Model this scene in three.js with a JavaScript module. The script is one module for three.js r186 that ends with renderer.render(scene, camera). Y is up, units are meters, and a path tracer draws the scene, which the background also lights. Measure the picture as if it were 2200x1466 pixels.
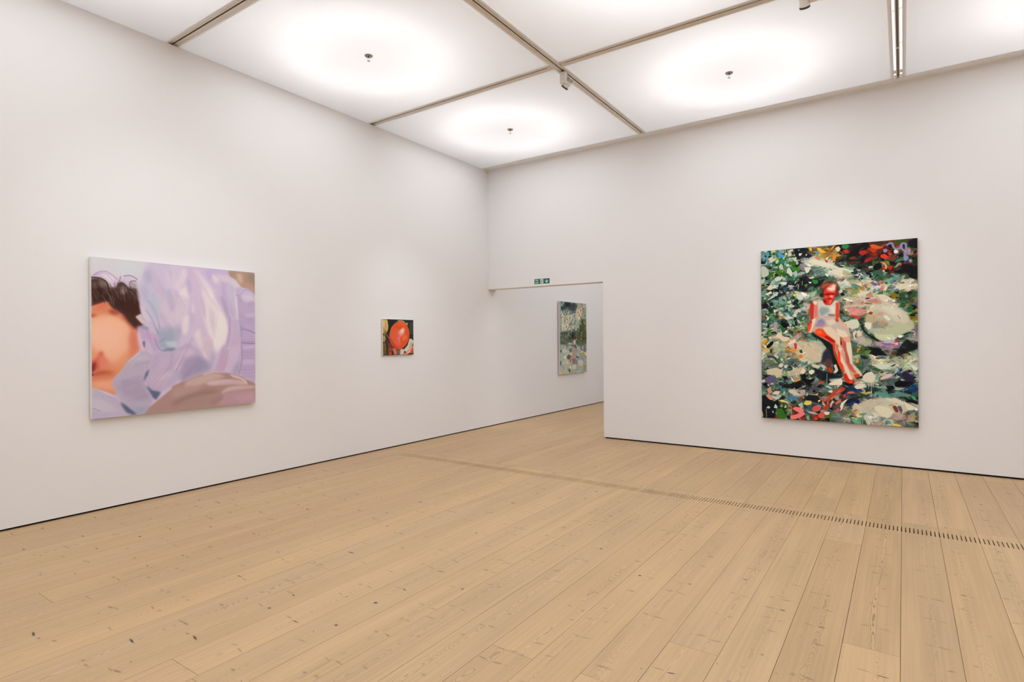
import * as THREE from 'three';
import { mergeGeometries } from 'three/addons/utils/BufferGeometryUtils.js';
import { RoundedBoxGeometry } from 'three/addons/geometries/RoundedBoxGeometry.js';
import { RectAreaLightUniformsLib } from 'three/addons/lights/RectAreaLightUniformsLib.js';

// ---------------------------------------------------------------- camera, exposure, light levels
const scene = new THREE.Scene();
scene.background = new THREE.Color(0, 0, 0);
const camera = new THREE.PerspectiveCamera(2 * Math.atan(733 / 1228) * 180 / Math.PI, 2200 / 1466, 0.05, 60);
camera.position.set(0, 1.5, 0);
camera.rotation.order = 'YXZ';
camera.rotation.set(0, 0.6001, -0.00635);
camera.setViewOffset(2200, 1466, 0, 2.55, 2200, 1466);
const renderer = new THREE.WebGLRenderer({ antialias: true });
renderer.toneMapping = THREE.LinearToneMapping;
renderer.toneMappingExposure = 1.17;
renderer.shadowMap.enabled = true;
RectAreaLightUniformsLib.init();
const PANEL_LIGHT = 0.98;      // radiance of the area light just under each ceiling panel
const PANEL_GLOW = 0.25;       // even glow of the opal film
const RING_GLOW = 7.6;         // ring tube above the film
const SPOT_POWER = 5;          // candela of a track spot
const LIGHT_TINT = new THREE.Color().setRGB(0.925, 1.005, 1.075);

// ---------------------------------------------------------------- helpers
let seed = 20177;
const rnd = () => { seed = (seed * 1664525 + 1013904223) >>> 0; return seed / 4294967296; };
const rr = (a, b) => a + (b - a) * rnd();
const used = new Map();
function numbered(name) {
  const n = used.get(name) ?? 0; used.set(name, n + 1);
  return n ? name + '_' + String(n).padStart(3, '0') : name;
}
function shade(o) { o.traverse((c) => { if (c.isMesh) { c.castShadow = true; c.receiveShadow = true; } }); return o; }
function mesh(name, geo, mat, parent) {
  const m = new THREE.Mesh(geo, mat); m.name = name; m.castShadow = m.receiveShadow = true;
  if (parent) parent.add(m);
  return m;
}
function struct(name, geo, mat) { const m = mesh(numbered(name), geo, mat, scene); m.userData.kind = 'structure'; return m; }
function thing(name, label, category, x, y, z, group) {
  const g = new THREE.Group(); g.name = numbered(name); g.position.set(x, y, z); scene.add(g);
  g.userData = { label, category }; if (group) g.userData.group = group;
  return g;
}
// a box given by its two corners
function box(x0, y0, z0, x1, y1, z1) {
  const g = new THREE.BoxGeometry(Math.abs(x1 - x0), Math.abs(y1 - y0), Math.abs(z1 - z0));
  g.translate((x0 + x1) / 2, (y0 + y1) / 2, (z0 + z1) / 2); return g;
}
const std = (o) => new THREE.MeshStandardMaterial(o);
const lin = (r, g, b) => new THREE.Color().setRGB(r, g, b);

// value noise, periodic in y with period py
function makeNoise(s) {
  const T = new Float32Array(65536); let q = s >>> 0;
  for (let i = 0; i < 65536; i++) { q = (q * 1664525 + 1013904223) >>> 0; T[i] = q / 4294967296; }
  return (x, y, py) => {
    const ix = Math.floor(x), iy = Math.floor(y), fx = x - ix, fy = y - iy;
    const ux = fx * fx * (3 - 2 * fx), uy = fy * fy * (3 - 2 * fy);
    const y0 = py ? ((iy % py) + py) % py : iy, y1 = py ? (y0 + 1) % py : iy + 1;
    const h = (a, b) => T[(a * 7919 + b * 104729 + ((a * b) & 255) * 31) & 65535];
    const a = h(ix, y0), b = h(ix + 1, y0), c = h(ix, y1), d = h(ix + 1, y1);
    return a + (b - a) * ux + (c - a + (a - b - c + d) * ux) * uy;
  };
}

// ---------------------------------------------------------------- the place: measures in metres
const XL = -5.915, ZR = -7.929, XR = 6.0, ZB = 4.905, ZF = -13.3, TOP = 4.423, WT = 0.215;
const OPEN_X = -3.749, OPEN_Y = 2.374;
const railX = [-3.0555, -0.031, 2.99], railZ = [-5.335, -2.775, -0.215, 2.345];
const SOFFIT_Z = -7.80;

// paint with a faint roller stipple
const stipple = (() => {
  const n = 256, d = new Uint8Array(n * n * 4), N = makeNoise(5);
  for (let y = 0; y < n; y++) for (let x = 0; x < n; x++) {
    const v = 128 + (N(x / 2.2, y / 2.2, 0) - 0.5) * 120 + (N(x / 6 + 40, y / 6, 0) - 0.5) * 80, o = (y * n + x) * 4;
    d[o] = d[o + 1] = d[o + 2] = v; d[o + 3] = 255;
  }
  const t = new THREE.DataTexture(d, n, n); t.wrapS = t.wrapT = THREE.RepeatWrapping; t.magFilter = THREE.LinearFilter; t.needsUpdate = true;
  t.repeat.set(2.2, 2.2); return t;
})();
const M = {
  wall: std({ color: lin(0.82, 0.80, 0.792), roughness: 0.85, bumpMap: stipple, bumpScale: 0.00012 }),
  soffit: std({ color: lin(0.86, 0.845, 0.83), roughness: 0.8 }),
  black: std({ color: lin(0.006, 0.005, 0.005), roughness: 0.9 }),
  alu: std({ color: lin(0.80, 0.75, 0.69), metalness: 0.15, roughness: 0.42 }),
  insert: std({ color: lin(0.055, 0.04, 0.028), roughness: 0.7 }),
  white: std({ color: lin(0.84, 0.81, 0.79), roughness: 0.45 }),
  fin: std({ color: lin(0.05, 0.05, 0.06), roughness: 0.6 }),
  subfloor: std({ color: lin(0.05, 0.034, 0.025), roughness: 1 }),
  boxside: std({ color: lin(0.42, 0.40, 0.38), roughness: 0.9 }),
  boxin: std({ color: lin(0.8, 0.8, 0.8), roughness: 0.9 }),
};

// ---------------------------------------------------------------- walls
{
  // left wall, running on through the opening into the next room; black recess along its foot
  struct('wall_left', box(XL - 0.12, 0.017, ZF, XL, TOP, ZB), M.wall);
  struct('baseboard_left', box(XL - 0.12, 0, ZF, XL - 0.02, 0.017, ZB), M.black);
  // the wall with the opening
  const s = new THREE.Shape();
  s.moveTo(XL, OPEN_Y); s.lineTo(XL, TOP); s.lineTo(XR, TOP); s.lineTo(XR, 0.021); s.lineTo(OPEN_X, 0.021); s.lineTo(OPEN_X, OPEN_Y); s.closePath();
  const g = new THREE.ExtrudeGeometry(s, { depth: WT, bevelEnabled: false }); g.translate(0, 0, ZR - WT);
  struct('wall_front', g, M.wall);
  struct('baseboard_front', box(OPEN_X + 0.018, 0, ZR - WT + 0.02, XR, 0.021, ZR - 0.02), M.black);
  // walls behind the camera, to the right, and of the next room
  struct('wall_right', box(XR, 0, ZF, XR + 0.15, TOP, ZB), M.wall);
  struct('wall_back', box(XL - 0.12, 0, ZB, XR + 0.15, TOP, ZB + 0.15), M.wall);
  struct('wall_far', box(XL - 0.12, 0, ZF - 0.15, XR + 0.15, TOP, ZF), M.wall);
  // white margin between the last panels and the wall, with its bead
  struct('trim_1', mergeGeometries([box(XL, TOP, ZR - WT, XR, TOP + 0.03, SOFFIT_Z), box(XL, TOP - 0.016, ZR, XR, TOP, ZR + 0.006)]), M.soffit);
  // roof over the light boxes, closed at the sides
  struct('ceiling', mergeGeometries([
    box(-6.2, 5.02, ZF - 0.15, XR + 0.15, 5.12, ZB + 0.15),
    box(XR, TOP, ZF, XR + 0.15, 5.02, ZB),
    box(-6.2, TOP, ZB, XR + 0.15, 5.02, ZB + 0.15), box(-6.2, TOP, ZF - 0.15, XR + 0.15, 5.02, ZF), box(-6.2, TOP + 0.03, ZR - WT, XR, 5.02, ZR),
    box(-6.2, TOP - 0.05, ZF, XL - 0.12, TOP + 0.012, ZB),
  ]), M.boxin);
  struct('wall_light_box', box(-6.2, TOP + 0.012, ZF, -6.08, 5.02, ZB), M.boxside);
}

// ---------------------------------------------------------------- floor boards
const STRIPS = 12, ATLAS = 2048, STRIP_PX = 170, PLANK_W = 0.237, PERIOD = 2.857;
function plankAtlas(s, wild) {
  const N = makeNoise(s), d = new Uint8Array(ATLAS * ATLAS * 4);
  let q = s; const R = () => { q = (q * 1664525 + 1013904223) >>> 0; return q / 4294967296; };
  const sm = (a, b, v) => { const t = Math.min(1, Math.max(0, (v - a) / (b - a))); return t * t * (3 - 2 * t); };
  for (let k = 0; k < STRIPS; k++) {
    const strong = wild && k === 0, off = k * 37.3;
    const pith = strong ? 0.5 : 0.28 + 0.44 * R(), contrast = strong ? 0.46 : 0.10 + 0.22 * R() * R(), gap = strong ? 0.0068 : 0.0042 + 0.0026 * R(), deep = strong ? 0.008 : 0.012 + 0.05 * R();
    const tone = (R() - 0.5) * 0.10, warm = (R() - 0.5) * 0.05, streak = 0.03 + 0.04 * R();
    // whorls of branches: each leaves a pair of knots beside the pith line
    const knots = [];
    for (let v = 0.1 * R(); v < 0.97; v += 0.04 + 0.085 * R()) {
      for (const side of [-1, 1]) if (R() < (strong ? 0.8 : 0.74)) {
        const dark = R() < 0.10, round = R() < 0.24;
        knots.push({ x: (pith + side * (0.05 + 0.16 * R())) * PLANK_W, y: (v + (R() - 0.5) * 0.006) * PERIOD, a: round ? 0.007 + 0.006 * R() : 0.011 + 0.018 * R(), b: round ? 0.0055 + 0.004 * R() : 0.003 + 0.0028 * R(), t: (R() - 0.5) * 0.5 * side, k: dark ? 0.85 : 0.25 + 0.35 * R(), dark, round });
      }
    }
    for (let j = 0, n = 10; j < n; j++) knots.push({ x: R() * PLANK_W, y: R() * PERIOD, a: 0.0025 + 0.003 * R(), b: 0.0015 + 0.001 * R(), t: R(), k: 0.25 + 0.3 * R(), dark: R() < 0.25, round: false });
    for (let py = 0; py < ATLAS; py++) {
      const y = (py / ATLAS) * PERIOD, near = knots.filter((K) => { let dy = Math.abs(K.y - y); if (dy > PERIOD / 2) dy = PERIOD - dy; return dy < 0.07; });
      const wob = (N(off + 3.5, (py / ATLAS) * 7, 7) - 0.5) * 0.05 + (N(off + 9.5, (py / ATLAS) * 24, 24) - 0.5) * 0.012;
      const h0 = (N(off + 21.5, (py / ATLAS) * 9, 9) * 0.75 + N(off + 27.5, (py / ATLAS) * 31, 31) * 0.25) * deep * 2;
      for (let px = 0; px < STRIP_PX; px++) {
        const x = (px / STRIP_PX) * PLANK_W;
        let bend = 0, kn = 0, dk = 0, halo = 0;
        for (const K of near) {
          let dy = y - K.y; if (dy > PERIOD / 2) dy -= PERIOD; if (dy < -PERIOD / 2) dy += PERIOD;
          const dx = x - K.x, ct = Math.cos(K.t), st = Math.sin(K.t), u = (dx * ct + dy * st) / K.a, w = (-dx * st + dy * ct) / K.b, e = u * u + w * w;
          bend += Math.exp(-(dx * dx + dy * dy) / 0.0005) * 0.0022;
          if (e < 6) {
            const c = 1 - sm(0.45, 1.25, e); kn = Math.max(kn, c * K.k * (K.round ? 0.75 + 0.25 * Math.cos(e * 9) : 1)); if (K.dark) dk = Math.max(dk, c);
            halo = Math.max(halo, Math.exp(-e * 0.5) * 0.13);
          }
        }
        const xx = x - pith * PLANK_W - wob, r = Math.sqrt(xx * xx + h0 * h0) + bend;
        const ph = r / gap + (N(off + x * 60, (py / ATLAS) * 64, 64) - 0.5) * 0.55, fr = ph - Math.floor(ph);
        const late = sm(0.45, 0.86, fr) * (1 - sm(0.90, 1, fr));
        const mid = Math.exp(-(xx * xx) / (strong ? 0.0028 : 0.0016));
        const fine = (N(off + x * 900, (py / ATLAS) * 90, 90) - 0.5) * streak + (N(off + x * 130 + 5, (py / ATLAS) * 6, 6) - 0.5) * 0.12 + (N(off + x * 14 + 50, (py / ATLAS) * 5, 5) - 0.5) * 0.12;
        let l = 1 + tone + fine - late * contrast * (0.16 + 0.84 * mid) + contrast * 0.12 * mid;
        l *= 1 - halo; l *= 1 - kn * 0.62;
        let cr = 0.615 * l * (1 + warm * 0.6), cg = 0.404 * l, cb = 0.222 * l * (1 - warm * 1.4);
        cg = cg * (1 - kn * 0.06); cb = cb * (1 - kn * 0.08);
        if (dk > 0) { cr += (0.055 - cr) * dk * 0.9; cg += (0.03 - cg) * dk * 0.9; cb += (0.028 - cb) * dk * 0.9; }
        const o = (py * ATLAS + k * STRIP_PX + px) * 4, g8 = (c) => Math.max(0, Math.min(255, 255 * Math.pow(Math.max(c, 0), 1 / 2.2)));
        d[o] = g8(cr); d[o + 1] = g8(cg); d[o + 2] = g8(cb); d[o + 3] = 255;
      }
    }
  }
  const t = new THREE.DataTexture(d, ATLAS, ATLAS); t.wrapS = t.wrapT = THREE.RepeatWrapping; t.magFilter = THREE.LinearFilter; t.minFilter = THREE.LinearMipmapLinearFilter; t.generateMipmaps = true; t.colorSpace = THREE.SRGBColorSpace; t.needsUpdate = true;
  return t;
}
const WOOD = lin(0.90, 0.92, 0.90);
{
  const floor = struct('floor', box(XL - 0.12, -0.12, ZF, XR, -0.028, ZB), M.subfloor);
  const atlases = [plankAtlas(911, true), plankAtlas(4242, false)];
  const tints = [[1, 1, 1], [1.02, 1.01, 0.99], [0.965, 0.955, 0.95], [0.985, 0.97, 0.985], [1.0, 0.995, 0.96]];
  const mats = atlases.map((map) => tints.map(([r, g, b]) => std({ map, color: lin(WOOD.r * r, WOOD.g * g, WOOD.b * b), roughness: 0.52 })));
  const SZ0 = -5.335, SZ1 = -5.470, SPITCH = PLANK_W / 9, SLOT = 0.0074, JOINT_Z = -5.61, D = 0.028;
  // a board with eased top edges: corners (x0,z0) near to (x1,z1) far, local to the board's middle
  function board(x0, x1, z0, z1, uvOf, holes) {
    const P = [], U = [], I = [];
    const quad = (a, b, c, e) => { const n = P.length / 3; for (const p of [a, b, c, e]) { P.push(...p); U.push(...uvOf(p[0], p[2])); } I.push(n, n + 1, n + 2, n, n + 2, n + 3); };
    const E = 0.0007;
    const slab = (xa, xb, za, zb, ease) => {          // za nearer (greater z), zb farther
      const e = ease ? E : 0;
      quad([xa + e, 0, za - e], [xb - e, 0, za - e], [xb - e, 0, zb + e], [xa + e, 0, zb + e]);
      if (e) { quad([xa, -e, za], [xb, -e, za], [xb - e, 0, za - e], [xa + e, 0, za - e]); quad([xb, -e, zb], [xa, -e, zb], [xa + e, 0, zb + e], [xb - e, 0, zb + e]); quad([xa, -e, zb], [xa, -e, za], [xa + e, 0, za - e], [xa + e, 0, zb + e]); quad([xb, -e, za], [xb, -e, zb], [xb - e, 0, zb + e], [xb - e, 0, za - e]); }
      quad([xa, -D, za], [xb, -D, za], [xb, -e, za], [xa, -e, za]); quad([xb, -D, zb], [xa, -D, zb], [xa, -e, zb], [xb, -e, zb]);
      quad([xa, -D, zb], [xa, -D, za], [xa, -e, za], [xa, -e, zb]); quad([xb, -D, za], [xb, -D, zb], [xb, -e, zb], [xb, -e, za]);
    };
    if (!holes) slab(x0, x1, z0, z1, true);
    else {
      slab(x0, x1, z0, holes.a, false); slab(x0, x1, holes.b, z1, false);
      for (let i = 0; i < 9; i++) slab(i ? x0 - holes.lead + i * SPITCH + SLOT / 2 : x0 - holes.lead + SLOT / 2, x0 - holes.lead + (i + 1) * SPITCH - SLOT / 2, holes.a, holes.b, false);
    }
    const g = new THREE.BufferGeometry();
    g.setAttribute('position', new THREE.Float32BufferAttribute(P, 3)); g.setAttribute('uv', new THREE.Float32BufferAttribute(U, 2)); g.setIndex(I);
    const f = g.toNonIndexed(); f.computeVertexNormals(); return f;
  }
  const fixed = { '-1': -3.236, '-2': -4.82, '-3': -6.10, '-4': -2.77, '-7': -2.26, '-12': -1.318, '-18': -1.22, '-14': -2.41 };
  const j0 = Math.floor((XL - 0.02 + 0.018) / PLANK_W), j1 = Math.ceil((XR + 0.018) / PLANK_W);
  let last = -1;
  for (let j = j0; j < j1; j++) {
    const xa = Math.max(-0.018 + j * PLANK_W, XL - 0.1), xb = Math.min(-0.018 + (j + 1) * PLANK_W, XR);
    const cuts = [ZB, JOINT_Z, ZF];
    if (fixed[j] !== undefined) cuts.push(fixed[j]);
    else if (j < 3 && rnd() < 0.35) cuts.push(rr(-3.2, -1.2));
    cuts.push(rr(0.4, 2.2), rr(-8.4, -7.2), rr(-11.4, -10.2));
    cuts.sort((a, b) => b - a);
    for (let i = 0; i + 1 < cuts.length; i++) {
      const g = rr(0.0010, 0.0024), z0 = cuts[i] - (cuts[i] === JOINT_Z ? 0.0012 : 0.0007), z1 = cuts[i + 1] + (cuts[i + 1] === JOINT_Z ? 0.0012 : 0.0007), cx = (xa + xb) / 2, cz = (z0 + z1) / 2;
      let at = rnd() < 0.5 ? 0 : 1, strip = Math.floor(rr(0, STRIPS)), flip = rnd() < 0.5, vo = rnd();
      const wildOne = j === -1 && z1 < -3.3 && z0 > -5.7;
      if (wildOne) { at = 0; strip = 0; flip = false; vo = 0.12; } else if (at === 0 && strip === 0) strip = 5;
      let tint = Math.floor(rr(0, 5)); if (tint === last) tint = (tint + 2) % 5; last = tint;
      if (wildOne) tint = 2;
      const uvOf = (x, z) => { const w = Math.min(1, Math.max(0, (x + cx - (-0.018 + j * PLANK_W)) / PLANK_W)); return [(strip * STRIP_PX + 1.5 + (flip ? 1 - w : w) * (STRIP_PX - 3)) / ATLAS, vo + (z + cz) / PERIOD * (flip ? -1 : 1)]; };
      const slots = z0 > SZ0 && z1 < SZ1 && xa > -5.6;
      const full = xa > XL - 0.05 && xb < XR - 0.01;
      const geo = board(xa + g / 2 - cx, xb - g / 2 - cx, z0 - cz, z1 - cz, uvOf, slots && full ? { a: SZ0 - cz, b: SZ1 - cz, lead: g / 2 } : null);
      const m = mesh('plank', geo, mats[at][tint], floor); m.position.set(cx, 0, cz);
    }
  }
}

// ---------------------------------------------------------------- luminous ceiling
const filmMat = new THREE.MeshPhysicalMaterial({ color: lin(0.88, 0.875, 0.87), roughness: 1, transmission: 0.7, thickness: 0, specularIntensity: 0.2, emissive: lin(PANEL_GLOW, PANEL_GLOW * 1.0, PANEL_GLOW * 1.06), emissiveIntensity: 1, side: THREE.DoubleSide });
const ringMat = std({ color: lin(0.9, 0.9, 0.9), emissive: lin(RING_GLOW, RING_GLOW * 1.005, RING_GLOW * 1.04) });
const ringGeo = (() => { const g = new THREE.TorusGeometry(0.78, 0.02, 6, 28); g.rotateX(Math.PI / 2); return g; })();
function panel(x0, x1, z0, z1, label, group) {
  const cx = (x0 + x1) / 2, cz = (z0 + z1) / 2, w = x1 - x0, d = z0 - z1;
  const t = thing('light_panel', label, 'light panel', cx, TOP + 0.012, cz, group);
  const film = new THREE.PlaneGeometry(w, d, 1, 1); film.rotateX(Math.PI / 2);
  mesh('opal_film', film, filmMat, t);
  const fr = 0.02, frame = mergeGeometries([box(-w / 2, 0.001, -d / 2, w / 2, 0.03, -d / 2 + fr), box(-w / 2, 0.001, d / 2 - fr, w / 2, 0.03, d / 2), box(-w / 2, 0.001, -d / 2 + fr, -w / 2 + fr, 0.03, d / 2 - fr), box(w / 2 - fr, 0.001, -d / 2 + fr, w / 2, 0.03, d / 2 - fr)]);
  mesh('film_frame', frame, M.white, t);
  const ring = mesh('ring_lamp', ringGeo, ringMat, t); ring.position.y = 0.38;
  const L = new THREE.RectAreaLight(LIGHT_TINT, PANEL_LIGHT, w * 0.72, d * 0.72);
  L.position.set(0, -0.015, 0); L.rotation.x = -Math.PI / 2; t.add(L);
  return t;
}
const HW = 0.0475;            // half the width of a rail
const colEdges = [[-6.07, railX[0] - HW], [railX[0] + HW, railX[1] - 0.052], [railX[1] + 0.052, railX[2] - HW], [railX[2] + HW, XR]];
const rowEdges = [[railZ[0] - HW, SOFFIT_Z], [railZ[1] - HW, railZ[0] + HW], [railZ[2] - HW, railZ[1] + HW], [railZ[3] - HW, railZ[2] + HW], [ZB, railZ[3] + HW]];
const seen = {
  '0,0': 'glowing white ceiling panel in the corner above the exit sign, with a sprinkler',
  '0,1': 'glowing white ceiling panel beside the left wall, with the largest sprinkler',
  '0,2': 'glowing white ceiling panel cut off at the top left of the picture',
  '1,0': 'glowing white ceiling panel above the painting of a seated figure, with a sprinkler',
  '1,1': 'glowing white ceiling panel at the top middle, between two track lights',
  '2,0': 'glowing white ceiling panel in the top right corner, beyond the double rail',
};
colEdges.forEach(([x0, x1], i) => rowEdges.forEach(([z0, z1], j) => {
  const s = seen[i + ',' + j];
  panel(x0, x1, z0, z1, s ?? 'glowing ceiling panel of this room outside the picture', s ? 'luminous ceiling panels' : 'luminous panels out of view');
}));
for (const [x0, x1] of colEdges) for (const [z0, z1] of [[ZR - WT, -10.7], [-10.8, ZF]]) panel(x0, x1, z0, z1, 'glowing ceiling panel of the next room, hidden by the wall', 'luminous panels of the next room');

// ---------------------------------------------------------------- ceiling tracks
// cross-section of the aluminium extrusion: a lip at each side, a shallow slope up to the slot in the middle
function railProfile() {
  const h = HW - 0.0005, s = new THREE.Shape();
  const half = [[h, 0.045], [h, -0.004], [h - 0.006, -0.006], [h - 0.009, -0.001], [0.030, 0.003], [0.027, -0.001], [0.022, 0.005], [0.0085, 0.006], [0.0085, 0.03]];
  half.forEach(([x, y], i) => (i ? s.lineTo(-x, y) : s.moveTo(-x, y)));
  [...half].reverse().forEach(([x, y]) => s.lineTo(x, y));
  s.closePath(); return s;
}
function rail(label, x, z, length, alongX, group, slotInset) {
  const t = thing('lighting_track', label, 'track', x, TOP + 0.012, z, group);
  if (alongX) t.rotation.y = Math.PI / 2;
  const g = new THREE.ExtrudeGeometry(railProfile(), { depth: length, bevelEnabled: false }); g.translate(0, 0, -length / 2);
  mesh('extrusion', g, M.alu, t);
  mesh('slot_liner', box(-0.0084, 0.014, -length / 2 + slotInset, 0.0084, 0.029, length / 2 - slotInset), M.insert, t);
  for (const s of [-1, 1]) mesh('end_cap', box(-0.0084, 0.002, s * (length / 2 - slotInset), 0.0084, 0.029, s * (length / 2 - 0.001)), M.alu, t);
  return t;
}
{
  const zc = (ZB + SOFFIT_Z) / 2, lz = ZB - SOFFIT_Z;
  rail('long aluminium ceiling track meeting the wall above the opening, carrying a small spotlight', railX[0], zc, lz - 0.01, false, 'ceiling tracks', 0.02);
  rail('ceiling track outside the picture to the right', railX[2], zc, lz - 0.01, false, 'ceiling tracks out of view', 0.02);
  const spans = [[-6.03, railX[0] - HW], [railX[0] + HW, railX[1] - 0.052], [railX[1] + 0.052, railX[2] - HW], [railX[2] + HW, XR - 0.004]];
  railZ.forEach((z, j) => spans.forEach(([a, b], i) => {
    const label = j === 0 && i === 0 ? 'short aluminium ceiling track between the left wall and the track crossing'
      : j === 0 && i === 1 ? 'aluminium ceiling track from the crossing to the top edge, carrying the cut-off spotlight'
      : j === 1 && i === 0 ? 'aluminium ceiling track above the left wall near the top left corner' : 'cross track of the ceiling outside the picture';
    rail(label, (a + b) / 2, z, b - a - 0.002, true, label.startsWith('cross') ? 'cross tracks out of view' : 'ceiling tracks', 0.06);
  }));
}
// the double rail: two thin edges, a slotted track between, bright gaps either side
{
  const lz = ZB - SOFFIT_Z - 0.01, t = thing('double_rail', 'double ceiling rail with two bright gaps beside a dark slot, above the seated figure', 'rail', railX[1], TOP + 0.012, (ZB + SOFFIT_Z) / 2);
  for (const s of [-1, 1]) mesh('edge_strip', box(s * 0.0395, -0.008, -lz / 2, s * 0.0515, 0.05, lz / 2), M.white, t);
  const slotBrown = std({ color: lin(0.17, 0.13, 0.10), roughness: 0.6 });
  const core = new THREE.Shape();
  [[-0.0175, 0.05], [-0.0175, -0.012], [-0.0095, -0.012], [-0.0095, 0.02], [0.0095, 0.02], [0.0095, -0.012], [0.0175, -0.012], [0.0175, 0.05]].forEach(([x, y], i) => (i ? core.lineTo(x, y) : core.moveTo(x, y)));
  core.closePath();
  const cg = new THREE.ExtrudeGeometry(core, { depth: lz, bevelEnabled: false }); cg.translate(0, 0, -lz / 2);
  mesh('slotted_track', cg, M.alu, t);
  mesh('slot_liner', box(-0.0094, -0.004, -lz / 2 + 0.04, 0.0094, 0.019, lz / 2), slotBrown, t);
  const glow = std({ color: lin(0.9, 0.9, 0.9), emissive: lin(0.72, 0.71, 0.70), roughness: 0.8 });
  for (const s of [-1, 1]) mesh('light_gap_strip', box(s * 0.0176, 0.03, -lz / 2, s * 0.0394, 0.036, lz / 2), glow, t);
  const z = (w) => w - (ZB + SOFFIT_Z) / 2;
  mesh('joining_bridge', box(-0.0175, -0.0125, z(-6.985), 0.0175, -0.002, z(-6.962)), M.alu, t);
  for (const s of [-1, 1]) mesh('cross_bar', box(s * 0.0176, -0.004, z(-7.655), s * 0.0394, 0.012, z(-7.60)), M.alu, t);
  for (const s of [-1, 1]) { const b = mesh('bolt', new THREE.TorusGeometry(0.0085, 0.0028, 6, 14), M.alu, t); b.rotation.x = Math.PI / 2; b.position.set(s * 0.0285, 0.004, z(-7.735)); }
  for (const [s, w] of [[1, -6.22], [-1, -6.24], [1, -6.95]]) mesh('film_joint', box(s * 0.0176, 0.024, z(w), s * 0.0394, 0.0296, z(w - 0.004)), M.white, t);
}

// ---------------------------------------------------------------- sprinklers
{
  const plate = new THREE.LatheGeometry([[0.006, 0.006], [0.009, 0.010], [0.014, 0.006], [0.028, 0.003], [0.037, -0.001], [0.040, 0.003], [0.040, 0.012]].map(([r, y]) => new THREE.Vector2(r, y)), 28);
  const metal = std({ color: lin(0.42, 0.36, 0.32), metalness: 0.3, roughness: 0.45 }), chrome = std({ color: lin(0.42, 0.39, 0.40), metalness: 0.5, roughness: 0.4 });
  const teeth = new THREE.Shape();
  for (let i = 0; i < 24; i++) { const r = i % 2 ? 0.012 : 0.0165, a = (i / 24) * Math.PI * 2; i ? teeth.lineTo(r * Math.cos(a), r * Math.sin(a)) : teeth.moveTo(r * Math.cos(a), r * Math.sin(a)); }
  teeth.closePath();
  const plateTeeth = new THREE.ExtrudeGeometry(teeth, { depth: 0.002, bevelEnabled: false }); plateTeeth.rotateX(Math.PI / 2);
  for (const [x, z, label] of [
    [-4.523, -4.031, 'ceiling sprinkler in the panel beside the left wall'],
    [-1.571, -6.573, 'ceiling sprinkler in the panel above the seated figure painting'],
    [-4.505, -6.572, 'ceiling sprinkler in the corner panel above the opening'],
  ]) {
    const t = thing('fire_sprinkler', label, 'sprinkler', x, TOP + 0.004, z, 'ceiling sprinklers');
    mesh('escutcheon', plate, metal, t);
    mesh('nozzle', new THREE.CylinderGeometry(0.0062, 0.0055, 0.02, 12).translate(0, -0.004, 0), M.insert, t);
    for (const s of [-1, 1]) {
      const c = new THREE.QuadraticBezierCurve3(new THREE.Vector3(s * 0.010, -0.004, 0), new THREE.Vector3(s * 0.012, -0.026, 0), new THREE.Vector3(s * 0.003, -0.046, 0));
      mesh('frame_arm', new THREE.TubeGeometry(c, 10, 0.0022, 6), chrome, t);
    }
    const d = mesh('deflector', plateTeeth, chrome, t); d.position.y = -0.047;
    mesh('boss', new THREE.CylinderGeometry(0.004, 0.005, 0.008, 10).translate(0, -0.044, 0), chrome, t);
    t.rotation.y = 0.6;
  }
}

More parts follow.
